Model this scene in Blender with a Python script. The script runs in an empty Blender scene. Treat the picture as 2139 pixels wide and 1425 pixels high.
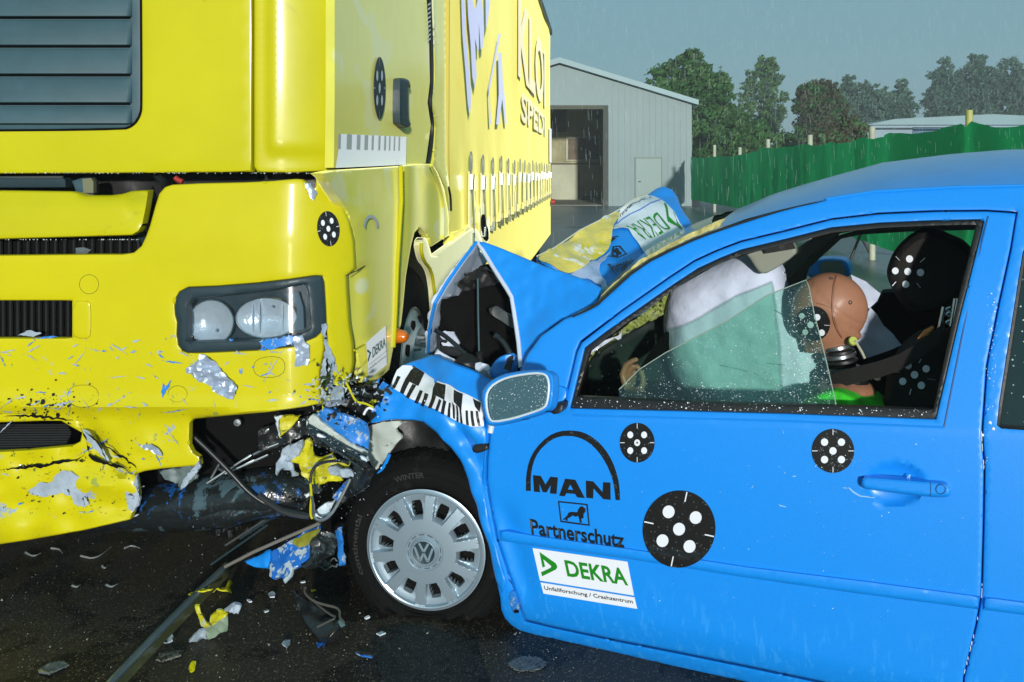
import bpy, bmesh, math, random
import numpy as np
from mathutils import Vector, Matrix, noise
from mathutils.geometry import delaunay_2d_cdt
random.seed(7)
S = bpy.context.scene
COL = S.collection
V = Vector
# ------------------------------------------------------------------ camera
F, CX, HY, H = 1900.0, 1069.5, 355.0, 1.47      # focal length and horizon of the photograph, eye height
cam = bpy.data.objects.new('camera', bpy.data.cameras.new('camera'))
COL.objects.link(cam); S.camera = cam
cam.location = (0, 0, H); cam.rotation_euler = (math.pi/2, 0, 0)
cam.data.sensor_width = 36; cam.data.lens = F/2139*36
cam.data.shift_y = -(712.5-HY)/2139
cam.data.clip_start = .05; cam.data.clip_end = 2000
# ------------------------------------------------------------------ world, sun
SUN_ELEV, SUN_AZ = math.radians(8), math.radians(5)     # low light from behind the photographer, a little right
W = bpy.data.worlds.new('World'); S.world = W; W.use_nodes = True
nt = W.node_tree; nt.nodes.clear()
sky = nt.nodes.new('ShaderNodeTexSky'); sky.sky_type = 'NISHITA'; sky.sun_disc = False
sky.sun_elevation = SUN_ELEV; sky.sun_rotation = math.pi-SUN_AZ
sc = nt.nodes.new('ShaderNodeMixRGB'); sc.blend_type = 'MIX'; sc.inputs[0].default_value = .93
sc.inputs[2].default_value = (1.28, 2.78, 3.38, 1)         # even rain cloud over the clear-sky texture
nt.links.new(sky.outputs[0], sc.inputs[1])
bg = nt.nodes.new('ShaderNodeBackground'); bg.inputs[1].default_value = .12
nt.links.new(sc.outputs[0], bg.inputs[0])
wo = nt.nodes.new('ShaderNodeOutputWorld'); nt.links.new(bg.outputs[0], wo.inputs[0])
sl = bpy.data.lights.new('sun', 'SUN'); sl.energy = 3.9; sl.angle = math.radians(2); sl.color = (1, .97, .92)
so = bpy.data.objects.new('sun', sl); COL.objects.link(so)
sd = V((math.sin(SUN_AZ)*math.cos(SUN_ELEV), -math.cos(SUN_AZ)*math.cos(SUN_ELEV), math.sin(SUN_ELEV)))
so.rotation_euler = sd.to_track_quat('Z', 'Y').to_euler(); so.location = sd*20
S.view_settings.view_transform = 'Standard'; S.view_settings.look = 'None'
S.view_settings.exposure = .17; S.view_settings.gamma = 1
S.render.engine = 'CYCLES'
# ------------------------------------------------------------------ materials
def mat(name, col, rough=.5, metal=0, coat=0, vary=None, bump=None, layers=(), alpha=None, trans=0, ior=1.45, sheen=None, specks=None, spec=.5, coatr=.08):
    """vary=(scale, amount); bump=(scale, strength[, distance]); layers=[(colour, scale, threshold, zlo, zhi, detail)]: blotches between heights."""
    m = bpy.data.materials.new(name); m.use_nodes = True
    n = m.node_tree; L = n.links; b = n.nodes['Principled BSDF']
    b.inputs['Roughness'].default_value = rough; b.inputs['Metallic'].default_value = metal
    b.inputs['Coat Weight'].default_value = coat; b.inputs['Coat Roughness'].default_value = coatr
    b.inputs['IOR'].default_value = ior; b.inputs['Transmission Weight'].default_value = trans
    b.inputs['Specular IOR Level'].default_value = spec
    if sheen:
        b.inputs['Sheen Weight'].default_value = sheen[0]; b.inputs['Sheen Roughness'].default_value = sheen[1]; b.inputs['Sheen Tint'].default_value = (*sheen[2], 1)
    tc = n.nodes.new('ShaderNodeTexCoord')
    def nz(scale, detail=3, rg=.6, dist=0, zsc=None):
        t = n.nodes.new('ShaderNodeTexNoise'); t.inputs['Scale'].default_value = scale
        t.inputs['Detail'].default_value = detail; t.inputs['Roughness'].default_value = rg
        t.inputs['Distortion'].default_value = dist
        if zsc:
            mp = n.nodes.new('ShaderNodeMapping'); mp.inputs['Scale'].default_value = (1, 1, zsc); mp.inputs['Rotation'].default_value = (0, .35, 0); L.new(tc.outputs['Object'], mp.inputs['Vector']); L.new(mp.outputs[0], t.inputs['Vector'])
        else: L.new(tc.outputs['Object'], t.inputs['Vector'])
        return t.outputs['Fac']
    def ramp(src, lo, hi):
        r = n.nodes.new('ShaderNodeMapRange'); r.inputs['From Min'].default_value = lo; r.inputs['From Max'].default_value = hi
        L.new(src, r.inputs['Value']); return r.outputs[0]
    def mul(a, c):
        x = n.nodes.new('ShaderNodeMath'); x.operation = 'MULTIPLY'; L.new(a, x.inputs[0])
        if isinstance(c, (int, float)): x.inputs[1].default_value = c
        else: L.new(c, x.inputs[1])
        return x.outputs[0]
    def mix(f, a, c):
        x = n.nodes.new('ShaderNodeMixRGB')
        if isinstance(f, (int, float)): x.inputs[0].default_value = f
        else: L.new(f, x.inputs[0])
        for i, q in ((1, a), (2, c)):
            if isinstance(q, tuple): x.inputs[i].default_value = (*q[:3], 1)
            else: L.new(q, x.inputs[i])
        return x.outputs[0]
    cur = tuple(col)
    if vary:
        f = nz(vary[0], 4)
        cur = mix(ramp(f, .3, .7), tuple(c*(1-vary[1]) for c in col), tuple(min(1, c*(1+vary[1])) for c in col))
    sep = None
    for (c2, scl, th, zlo, zhi, det, *zs) in layers:
        f = ramp(nz(scl, det, .68, .4, zs[0] if zs else None), th, th+.025)
        if zhi is not None:
            if sep is None:
                sep = n.nodes.new('ShaderNodeSeparateXYZ'); L.new(tc.outputs['Object'], sep.inputs[0])
            f = mul(mul(f, ramp(sep.outputs[2], zlo-.05, zlo+.05)), ramp(sep.outputs[2], zhi+.08, zhi-.08))
        cur = mix(f, cur, tuple(c2))
    if specks:
        sc_, th, c3 = specks
        v = n.nodes.new('ShaderNodeTexVoronoi'); v.inputs['Scale'].default_value = sc_
        L.new(tc.outputs['Object'], v.inputs['Vector'])
        f1 = ramp(v.outputs['Distance'], .32, .22)
        s2 = n.nodes.new('ShaderNodeSeparateXYZ'); L.new(v.outputs['Color'], s2.inputs[0])
        f1 = mul(f1, ramp(s2.outputs[0], th, th+.02))
        cur = mix(f1, cur, c3)
    if isinstance(cur, tuple): b.inputs['Base Color'].default_value = (*cur[:3], 1)
    else: L.new(cur, b.inputs['Base Color'])
    if bump:
        bn = n.nodes.new('ShaderNodeBump'); bn.inputs['Strength'].default_value = bump[1]
        bn.inputs['Distance'].default_value = bump[2] if len(bump) > 2 else .01
        L.new(nz(bump[0], 4), bn.inputs['Height']); L.new(bn.outputs[0], b.inputs['Normal'])
    if alpha is not None: b.inputs['Alpha'].default_value = alpha
    return m
def glassm(name, tint, gloss=.08, rough=.02):
    m = bpy.data.materials.new(name); m.use_nodes = True; n = m.node_tree; n.nodes.clear()
    t = n.nodes.new('ShaderNodeBsdfTransparent'); t.inputs[0].default_value = (*tint, 1)
    g = n.nodes.new('ShaderNodeBsdfGlossy'); g.inputs['Roughness'].default_value = rough
    x = n.nodes.new('ShaderNodeMixShader'); x.inputs[0].default_value = gloss
    o = n.nodes.new('ShaderNodeOutputMaterial')
    n.links.new(t.outputs[0], x.inputs[1]); n.links.new(g.outputs[0], x.inputs[2]); n.links.new(x.outputs[0], o.inputs[0])
    return m
YEL = (.60, .57, .004); GREYP = (.30, .38, .46)
BLK = (.012, .012, .012)
M = dict(
 yellow=mat('yellow_paint', (.52, .49, .002), .40, spec=.3, coat=.3, layers=[((.44, .42, .004), 2.6, .60, None, None, 7)], vary=(1.6, .07), bump=(2.2, .10, .03), coatr=.12),
 yellow_side=mat('wet_dirty_yellow_paint', (.66, .64, .08), .26, sheen=(.6, .4, (1, .97, .30)), coat=.8, vary=(3, .10), coatr=.10, bump=(3, .10, .03),
    layers=[((.66, .69, .40), 3, .60, None, None, 1)]),  # pale blotches paint in the white glare on the wet flank
 bumper=mat('scraped_yellow_paint', (.55, .50, .002), .42, spec=.3, coat=.28, vary=(2.0, .06), coatr=.12, bump=(3, .16, .03),
    layers=[(GREYP, 11, .64, .22, .80, 6), (GREYP, 7, .60, .28, .50, 6), ((.10, .12, .01), 30, .635, .25, .62, 6),
            (BLK, 46, .655, .30, .68, 5), ((.05, .16, .40), 30, .70, .30, .92, 5), ((.30, .34, .05), 12, .66, .3, .8, 4)]),
 blue=mat('matt_blue_paint', (.005, .25, .80), .42, vary=(260, .07), layers=[((.02, .29, .83), 60, .57, -.1, .24, 3, .16)], bump=(320, .28, .001), coat=.35, coatr=.28),
 blue_wet=mat('wet_blue_paint', (.006, .225, .74), .42, coat=.25, vary=(14, .12), bump=(7, .25, .01), coatr=.2),
 blue_dirt=mat('scuffed_blue_paint', (.02, .20, .62), .4, coat=.4, layers=[(GREYP, 22, .56, None, None, 6), (BLK, 40, .62, None, None, 5)], bump=(30, .4, .006)),
 blue_white=mat('scraped_blue_plastic', (.01, .13, .50), .35, coat=.5, layers=[((.42, .52, .56), 17, .53, None, None, 6)], bump=(20, .2, .004)),
 black=mat('black_plastic', (.012, .013, .013), .45, bump=(60, .3, .003)),
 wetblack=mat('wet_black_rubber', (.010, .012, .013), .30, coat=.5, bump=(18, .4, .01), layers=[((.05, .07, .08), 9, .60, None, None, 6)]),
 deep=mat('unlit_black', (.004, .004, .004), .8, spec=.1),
 beam=mat('scraped_black_steel', (.010, .013, .014), .24, coat=.7, bump=(14, .5, .02),
    layers=[((.05, .09, .11), 8, .55, None, None, 6), ((.01, .10, .36), 10, .57, .30, .43, 6), ((.35, .42, .46), 26, .68, None, None, 6)]),
 rubber=mat('tyre_rubber', (.005, .005, .005), .78, spec=.1, bump=(120, .2, .002), layers=[((.012, .011, .010), 8, .58, None, None, 5)]),
 slate=mat('slate_grey_plastic', (.036, .085, .105), .55, bump=(300, .25, .001), vary=(8, .12)),
 slate_dk=mat('dark_slate_trim', (.018, .038, .048), .42, bump=(300, .2, .001), vary=(8, .15)),
 hub=mat('silver_wheel_cover', (.33, .43, .50), .36, metal=.55, coat=.2, vary=(6, .05)),
 chrome=mat('chrome', (.75, .78, .80), .12, metal=1),
 steel=mat('wet_steel', (.42, .46, .48), .28, metal=.9, bump=(20, .2, .004)),
 lampglass=mat('lamp_reflector', (.74, .84, .95), .20, metal=.35, coat=1, bump=(11, .4, .02), vary=(9, .15)),
 white=mat('white_vinyl', (.74, .78, .84), .4, coat=.2),
 wside=mat('white_strip_vinyl', (.78, .82, .88), .3, sheen=(1, .4, (.9, .95, 1))),
 wdirty=mat('white_vinyl_wet', (.60, .70, .76), .3, coat=.6, vary=(10, .12)),
 ink=mat('black_vinyl', (.010, .010, .010), .38, specks=(300, .93, (.35, .4, .42))),
 inkplain=mat('black_print', (.010, .010, .010), .4),
 green=mat('green_print', (.01, .22, .012), .4),
 bluelet=mat('pale_blue_lettering', (.42, .48, .66), .4, sheen=(.9, .4, (.66, .70, 1))),
 fadelet=mat('faded_lettering', (.70, .64, .36), .4, sheen=(.8, .4, (.90, .82, .55))),
 greylet=mat('grey_lettering', (.24, .26, .26), .4, sheen=(.45, .4, (.8, .9, .9))),
 primer=mat('torn_grey_primer', (.32, .39, .46), .5, vary=(18, .2), bump=(30, .6, .008), layers=[((.03, .04, .05), 30, .62, None, None, 5)]),
 ductape=mat('silver_tape', (.34, .42, .54), .35, metal=.3, vary=(5, .10), bump=(26, .4, .01)),
 innerwhite=mat('pale_inner_panel', (.55, .62, .74), .45, vary=(9, .08), bump=(12, .2, .01)),
 liner=mat('pale_wheel_liner', (.42, .48, .44), .55, vary=(6, .1), bump=(25, .3, .004), layers=[((.10, .11, .10), 14, .66, None, None, 5)]),
 bag=mat('white_airbag_cloth', (.54, .60, .74), .8, vary=(4, .04), bump=(7, .35, .03)),
 skin=mat('orange_brown_vinyl', (.33, .155, .09), .42, vary=(9, .10), bump=(200, .1, .001), layers=[((.20, .07, .03), 40, .70, None, None, 4)]),
 handm=mat('dummy_hand_vinyl', (.50, .27, .17), .5, vary=(20, .12), bump=(60, .3, .003)),
 shirt=mat('bright_green_shirt', (.03, .50, .015), .85, bump=(60, .6, .008), vary=(40, .3)),
 seat=mat('black_seat_cloth', (.007, .006, .005), .8, bump=(90, .4, .003)),
 trim=mat('grey_beige_trim', (.23, .25, .20), .6, vary=(5, .1)),
 crazed=mat('crazed_windscreen', (.22, .27, .06), .3, coat=.6, vary=(60, .5), bump=(90, .9, .006), layers=[((.02, .03, .02), 70, .55, None, None, 5)]),
 orange=mat('orange_lens', (.60, .15, .01), .2, coat=.8),
 amber=mat('orange_strap', (.55, .20, .05), .6),
 redm=mat('red_plastic', (.35, .03, .02), .5),
 cable=mat('black_cable', (.014, .016, .018), .4, coat=.3),
 yellow_t=mat('torn_yellow_plastic', (.50, .47, .01), .45, vary=(20, .35), bump=(25, .4, .006), layers=[(GREYP, 16, .60, None, None, 6), ((.10, .13, .01), 24, .60, None, None, 5)]),
 film=mat('yellow_film', (.72, .62, .12), .3, coat=.7, vary=(4, .15), bump=(6, .6, .03), layers=[((.30, .40, .50), 4.5, .60, None, None, 4), ((.75, .76, .70), 6, .57, None, None, 5), ((.62, .54, .01), 5, .63, None, None, 3)]),  # yellow and white swirls paint in the truck's reflection
 clearfilm=mat('clear_film', (.55, .68, .85), .25, coat=.8, alpha=.45, bump=(12, .5, .02)),
 trailer=mat('yellow_tarpaulin', (.90, .78, .11), .30, coat=.3, sheen=(.85, .4, (1, .90, .22)), vary=(1.2, .10), coatr=.15, bump=(2, .15, .04)),
 strapm=mat('pale_strap', (.75, .70, .32), .5, vary=(8, .2), sheen=(.8, .4, (1, .95, .6))),
 shellw=mat('white_truck_plastic', (.80, .78, .38), .30, sheen=(.8, .4, (1, 1, .62)), vary=(3, .12)),
 tarmac=mat('wet_asphalt', (.040, .034, .025), .46, specks=(105, .50, (.14, .115, .075)), bump=(220, .5, .004), layers=[((.016, .014, .011), 1.6, .50, None, None, 5), ((.13, .105, .055), 95, .62, None, None, 2)], spec=.2),
 farroad=mat('wet_concrete_yard', (.16, .18, .19), .36, vary=(.35, .22), bump=(3, .15, .02), layers=[((.05, .06, .065), .5, .60, None, None, 5)]),
 metalwall=mat('pale_metal_cladding', (.22, .30, .30), .6, vary=(.5, .05)),
 hallroof=mat('pale_roof_sheet', (.22, .34, .36), .5, vary=(.6, .08)),
 hallin=mat('brown_green_interior', (.36, .34, .18), .8, vary=(1.1, .3), bump=(3, .3, .05)),
 hallfloor=mat('hall_floor', (.22, .22, .17), .7, vary=(1, .2)),
 cream=mat('cream_board', (.42, .44, .30), .6, vary=(1, .15)),
 picture=mat('faded_brown_poster', (.11, .08, .05), .7, vary=(2.5, .5), layers=[((.14, .13, .07), 2.2, .56, None, None, 5)]),
 net=mat('green_fence_net', (.012, .42, .15), .75, vary=(1.2, .22), bump=(5, .5, .05)),
 post=mat('pale_post', (.42, .45, .34), .6, vary=(3, .2)),
 ypost=mat('yellow_post', (.42, .43, .14), .6, vary=(3, .2)),
 bark=mat('bark', (.05, .04, .03), .9),
 rain=mat('falling_rain', (.55, .65, .70), .2, alpha=.22),
 dropm=mat('water_drop', (.75, .85, .9), .05, coat=1, spec=1),
 glasschip=mat('glass_chip', (.30, .34, .35), .15, coat=1, alpha=.6),
)
M['glass'] = glassm('green_side_glass', (.74, .92, .83), .08)
M['clear'] = glassm('clear_lamp_cover', (.93, .95, .97), .10)
M['rearglass'] = mat('dark_rear_glass', (.008, .020, .020), .08, coat=1, specks=(130, .90, (.45, .6, .6)))
M['mirror'] = mat('wet_mirror_glass', (.30, .40, .42), .10, metal=1, specks=(190, .93, (.9, .95, .97)), bump=(90, .3, .002))
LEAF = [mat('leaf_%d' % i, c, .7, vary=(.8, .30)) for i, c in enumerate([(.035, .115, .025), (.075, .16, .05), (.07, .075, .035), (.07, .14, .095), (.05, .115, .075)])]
# ------------------------------------------------------------------ object helpers
def tag(o, label=None, cat=None, group=None, kind=None):
    if label: o['label'] = label
    if cat: o['category'] = cat
    if group: o['group'] = group
    if kind: o['kind'] = kind
    return o
def empty(name, loc):
    o = bpy.data.objects.new(name, None); o.location = loc; o.empty_display_size = .1; COL.objects.link(o); return o
PW = {}
def wloc(o):
    p = V(o.location) if o.type == 'EMPTY' else V((0, 0, 0)); return p
def link(name, me, m, parent=None):
    o = bpy.data.objects.new(name, me); COL.objects.link(o)
    if m is not None:
        for x in (m if isinstance(m, (list, tuple)) else [m]): me.materials.append(x)
    if parent is not None:
        o.parent = parent; o.matrix_parent_inverse = Matrix.Translation(-wloc(parent))
    return o
def mesh(name, vs, fs, m, parent=None, smooth=True, ang=38, mats=None):
    me = bpy.data.meshes.new(name); me.from_pydata([tuple(v) for v in vs], [], fs); me.update()
    if smooth:
        me.polygons.foreach_set('use_smooth', [True]*len(me.polygons))
        try: me.set_sharp_from_angle(angle=math.radians(ang))
        except Exception: pass
    if mats is not None: me.polygons.foreach_set('material_index', mats)
    return link(name, me, m, parent)
def recalc(o):
    bm = bmesh.new(); bm.from_mesh(o.data); bmesh.ops.recalc_face_normals(bm, faces=bm.faces); bm.to_mesh(o.data); bm.free(); return o
C0 = V((0, 0, H))
def ray(x, y): return V(((x-CX)/F, 1, -(y-HY)/F))
def at(x, y, D): return C0 + ray(x, y)*D
class Surf:
    """a wall-like surface: straight along u, height z, relief g(s, z) along the outward normal n"""
    def __init__(s, O, u, g=None):
        s.O = V(O); s.u = V((u[0], u[1], 0)).normalized(); s.n = V((s.u.y, -s.u.x, 0))
        if s.n.y > 0 and abs(s.n.y) > .2: s.n = -s.n
        s.g = g or (lambda a, z: 0)
    def at(s, x, y, off=0):
        d = ray(x, y); dn = d.dot(s.n); h = 0
        for _ in range(12):
            t = ((s.O-C0).dot(s.n)+h+off)/dn; p = C0+d*t
            hn = s.g((p-s.O).dot(s.u), p.z)
            if abs(hn-h) < 1e-5: break
            h = h*.35+hn*.65
        return p
    def shift(s, k):
        g0 = s.g; r = Surf(s.O, (s.u.x, s.u.y)); r.n = s.n.copy(); r.g = lambda a, z: g0(a, z)+k; return r
class Plane3:
    """plane through three points given as (photo x, photo y, distance)"""
    def __init__(s, a, b, c, bulge=0, cen=None, rad=1):
        A, B, C = [at(*q) for q in (a, b, c)]; s.O = A; s.n = (B-A).cross(C-A).normalized()
        if s.n.dot(A-C0) > 0: s.n = -s.n
        s.b, s.cen, s.rad = bulge, cen, rad
    def at(s, x, y, off=0):
        d = ray(x, y); t = ((s.O-C0).dot(s.n)+off)/d.dot(s.n); return C0+d*t
class Ground:
    def __init__(s, z=0): s.z = z; s.n = V((0, 0, 1))
    def at(s, x, y, off=0):
        d = ray(x, y); return C0+d*((s.z+off-H)/d.z)
GR = Ground(0)
def inpoly(P, X, Y):
    P = np.asarray(P, float); n = len(P); r = np.zeros(len(X), bool); j = n-1
    for i in range(n):
        xi, yi = P[i]; xj, yj = P[j]
        c = ((yi > Y) != (yj > Y)) & (X < (xj-xi)*(Y-yi)/((yj-yi) or 1e-9)+xi)
        r ^= c; j = i
    return r
def segdist(P, X, Y):
    P = np.asarray(P, float); d = np.full(len(X), 1e9); n = len(P)
    for i in range(n):
        a = P[i]; b = P[(i+1) % n]; ab = b-a; L = (ab**2).sum() or 1e-9
        t = np.clip(((X-a[0])*ab[0]+(Y-a[1])*ab[1])/L, 0, 1)
        d = np.minimum(d, np.hypot(X-a[0]-t*ab[0], Y-a[1]-t*ab[1]))
    return d
def resample(P, step):
    o = []
    for i in range(len(P)):
        a = P[i]; b = P[(i+1) % len(P)]; L = math.hypot(b[0]-a[0], b[1]-a[1]); k = max(1, int(math.ceil(L/step)))
        for j in range(k): o.append((a[0]+(b[0]-a[0])*j/k, a[1]+(b[1]-a[1])*j/k))
    return o
def ch(P, k=1, closed=True):
    for _ in range(k):
        o = []
        n = len(P)
        for i in range(n if closed else n-1):
            a = P[i]; b = P[(i+1) % n]
            o += [(a[0]*.75+b[0]*.25, a[1]*.75+b[1]*.25), (a[0]*.25+b[0]*.75, a[1]*.25+b[1]*.75)]
        if not closed: o = [P[0]]+o+[P[-1]]
        P = o
    return P
def jagged(P, amp, step, seed=0):
    r = random.Random(seed); Q = resample(P, step)
    return [(x+r.uniform(-amp, amp), y+r.uniform(-amp, amp)) for x, y in Q]
def ell(cx, cy, rx, ry, rot=0, n=40, a0=0, a1=360):
    c, s = math.cos(math.radians(rot)), math.sin(math.radians(rot)); o = []
    full = abs(a1-a0) >= 360
    for i in range(n if full else n+1):
        a = math.radians(a0+(a1-a0)*i/n); x, y = rx*math.cos(a), ry*math.sin(a); o.append((cx+x*c-y*s, cy+x*s+y*c))
    return o
def crp(ox, oy, k, pts): return [(ox+x*k, oy+y*k) for x, y in pts]
def tri2d(outline, holes, grid, ring):
    bnd = []; loops = []
    for P in [outline]+list(holes):
        Q = resample(P, grid); loops.append(Q)
    pts = []; edges = []
    for Q in loops:
        b = len(pts); pts += Q; edges += [(b+i, b+(i+1) % len(Q)) for i in range(len(Q))]
    allb = np.array(pts)
    x0, y0 = allb.min(0); x1, y1 = allb.max(0)
    gx, gy = np.meshgrid(np.arange(x0+grid*.5, x1, grid), np.arange(y0+grid*.5, y1, grid))
    gx = gx.astype(float); gx[1::2] += grid*.5
    X, Y = gx.ravel(), gy.ravel()
    if ring:
        rx, ry = [], []
        for Q in loops:
            for i in range(len(Q)):
                a, b = Q[i-1], Q[(i+1) % len(Q)]; dx, dy = b[0]-a[0], b[1]-a[1]; L = math.hypot(dx, dy) or 1
                for r in (ring*.35, ring):
                    for sg in (1, -1): rx.append(Q[i][0]-dy/L*r*sg); ry.append(Q[i][1]+dx/L*r*sg)
        X = np.concatenate([np.array(rx), X]); Y = np.concatenate([np.array(ry), Y]); nr = len(rx)
    else: nr = 0
    ins = inpoly(outline, X, Y)
    for h in holes: ins &= ~inpoly(h, X, Y)
    d = np.full(len(X), 1e9)
    for Q in [outline]+list(holes): d = np.minimum(d, segdist(Q, X, Y))
    lim = np.full(len(X), grid*.4 if not ring else max(grid*.3, ring*1.2)); lim[:nr] = ring*.3 if ring else 0
    ok = ins & (d > lim)
    P = [V(p) for p in pts]+[V((x, y)) for x, y in zip(X[ok], Y[ok])]
    vv, ee, ff = delaunay_2d_cdt(P, edges, [], 0, 1e-4)[:3]
    vv = np.array([tuple(v) for v in vv]); ff = np.array([list(f) for f in ff])
    c = vv[ff].mean(1); k = inpoly(outline, c[:, 0], c[:, 1])
    for h in holes: k &= ~inpoly(h, c[:, 0], c[:, 1])
    ff = ff[k]
    dd = np.full(len(vv), 1e9)
    for Q in [outline]+list(holes): dd = np.minimum(dd, segdist(Q, vv[:, 0], vv[:, 1]))
    return vv, ff, dd
def sheet(name, outline, surf, m, parent=None, holes=(), th=.006, grid=22, off=0, rnd=None, crump=None, smooth=True, dome=None, fold=None, ang=38):
    """panel traced on a surface: rnd=(px, m) rolls its rim back, dome=(px, m) cushions it, crump=(m, freq) wrinkles it"""
    vv, ff, dd = tri2d(outline, holes, grid, rnd[0] if rnd else None)
    fr, bk = [], []
    for (x, y), d in zip(vv, dd):
        o = off
        if rnd and d < rnd[0]: q = 1-d/rnd[0]; o -= rnd[1]*(1-math.sqrt(max(0, 1-q*q)))
        if dome: q = 1-min(1, d/dome[0]); o += dome[1]*math.sqrt(max(0, 1-q*q))
        if fold: o += fold(x, y)
        p = surf.at(x, y, o)
        if crump: p = p+surf.n*(crump[0]*noise.noise(p*crump[1])+crump[0]*.5*noise.noise(p*crump[1]*2.7+V((9, 2, 4))))
        fr.append(p)
        bk.append((p-surf.n*th) if not dome else surf.at(x, y, off-th))
    n = len(fr); fs = []
    e = {}
    for a, b, c in ff:
        a, b, c = int(a), int(b), int(c)
        nn = (fr[b]-fr[a]).cross(fr[c]-fr[a])
        if nn.dot(surf.n) < 0: b, c = c, b
        fs.append((a, b, c)); fs.append((a+n, c+n, b+n))
        for p, q in ((a, b), (b, c), (c, a)): e[(p, q)] = 1
    for (p, q) in e:
        if (q, p) not in e: fs.append((q, p, p+n, q+n))
    return mesh(name, fr+bk, fs, m, parent, smooth, ang)
def decal(name, polys, surf, m, parent, off=.002, grid=30, holes=(), th=.0006):
    """flat vinyl shapes laid on a surface, joined into one part"""
    V_, F_ = [], []
    for i, P in enumerate(polys):
        hs = holes[i] if i < len(holes) else ()
        vv, ff, dd = tri2d(P, hs, grid, None); b = len(V_)
        V_ += [surf.at(x, y, off) for x, y in vv]
        for t in ff:
            a, c, d = [int(q)+b for q in t]
            if (V_[c]-V_[a]).cross(V_[d]-V_[a]).dot(surf.n) < 0: c, d = d, c
            F_.append((a, c, d))
    return mesh(name, V_, F_, m, parent, True)
_tc = {}
def textgeo(s, bold=.0, cond=1, font_shear=0):
    cu = bpy.data.curves.new('t', 'FONT'); cu.body = s; cu.offset = bold; cu.resolution_u = 3; cu.space_character = cond
    o = bpy.data.objects.new('t', cu); COL.objects.link(o)
    me = bpy.data.meshes.new_from_object(o.evaluated_get(bpy.context.evaluated_depsgraph_get()))
    vs = [v.co.xy.copy() for v in me.vertices]; fs = [tuple(p.vertices) for p in me.polygons]
    bpy.data.objects.remove(o); bpy.data.curves.remove(cu); bpy.data.meshes.remove(me)
    return vs, fs
def text(name, s, quad, surf, m, parent, off=.003, bold=.0, space=1):
    """quad = photo corners: top-left (cap height), top-right, bottom-right, bottom-left (baseline)"""
    vs, fs = textgeo(s, bold, space); xs = [v.x for v in vs]; x0, x1 = min(xs), max(xs); cap = .70
    TL, TR, BR, BL = quad; P = []
    for v in vs:
        u = (v.x-x0)/(x1-x0); w = v.y/cap
        t = (TL[0]+(TR[0]-TL[0])*u, TL[1]+(TR[1]-TL[1])*u); b = (BL[0]+(BR[0]-BL[0])*u, BL[1]+(BR[1]-BL[1])*u)
        P.append(surf.at(b[0]+(t[0]-b[0])*w, b[1]+(t[1]-b[1])*w, off))
    return mesh(name, P, fs, m, parent, False)
def tube(name, pts, r, m, parent=None, n=10, cap=True, radii=None, smoothpath=0):
    P = [V(p) for p in pts]
    for _ in range(smoothpath):
        Q = [P[0]]
        for a, b in zip(P, P[1:]): Q += [a*.75+b*.25, a*.25+b*.75]
        P = Q+[P[-1]]
    vs, fs = [], []; k = len(P); up = None
    for i in range(k):
        d = (P[min(i+1, k-1)]-P[max(i-1, 0)]).normalized()
        if up is None: up = d.orthogonal().normalized()
        up = (up-d*up.dot(d)).normalized(); w = d.cross(up)
        rr = radii[min(i*len(radii)//k, len(radii)-1)] if radii else r
        for j in range(n):
            a = 2*math.pi*j/n; vs.append(P[i]+(up*math.cos(a)+w*math.sin(a))*rr)
    for i in range(k-1):
        for j in range(n): fs.append((i*n+j, i*n+(j+1) % n, (i+1)*n+(j+1) % n, (i+1)*n+j))
    if cap: fs += [tuple(range(n-1, -1, -1)), tuple(range((k-1)*n, k*n))]
    return recalc(mesh(name, vs, fs, m, parent))
def lathe(name, prof, c, axis, m, parent=None, n=64, warp=None, a0=0):
    ax = V(axis).normalized(); up = V((0, 0, 1)); e1 = up.cross(ax).normalized(); e2 = ax.cross(e1)
    vs, fs = [], []; k = len(prof)
    for j in range(n):
        a = 2*math.pi*j/n+a0
        for r, h in prof:
            p = V(c)+(e1*math.cos(a)+e2*math.sin(a))*r+ax*h
            vs.append(warp(p) if warp else p)
    for j in range(n):
        for i in range(k-1):
            a, b = j*k+i, ((j+1) % n)*k+i; fs.append((a, b, b+1, a+1))
    return recalc(mesh(name, vs, fs, m, parent))
def boxo(name, c, size, ax, m, parent=None, bev=.004):
    """box with centre c, sizes along (ux, uy, uz) frame ax"""
    bm = bmesh.new(); bmesh.ops.create_cube(bm, size=1)
    for v in bm.verts: v.co = V((v.co.x*size[0], v.co.y*size[1], v.co.z*size[2]))
    if bev: bmesh.ops.bevel(bm, geom=bm.edges[:], offset=bev, segments=2, affect='EDGES')
    fr = Matrix((ax[0], ax[1], ax[2])).transposed()
    for v in bm.verts: v.co = fr @ v.co + V(c)
    me = bpy.data.meshes.new(name); bm.to_mesh(me); bm.free()
    me.polygons.foreach_set('use_smooth', [True]*len(me.polygons)); me.set_sharp_from_angle(angle=math.radians(35))
    return link(name, me, m, parent)
WAX = (V((1, 0, 0)), V((0, 1, 0)), V((0, 0, 1)))
def wbox(name, x0, x1, y0, y1, z0, z1, m, parent=None, bev=0):
    return boxo(name, ((x0+x1)/2, (y0+y1)/2, (z0+z1)/2), (x1-x0, y1-y0, z1-z0), WAX, m, parent, bev)
def hexa(name, bot, top, m, parent=None):
    """solid from 4 bottom and 4 top points"""
    return recalc(mesh(name, list(bot)+list(top), [(3, 2, 1, 0), (4, 5, 6, 7), (0, 1, 5, 4), (1, 2, 6, 5), (2, 3, 7, 6), (3, 0, 4, 7)], m, parent, False))
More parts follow.
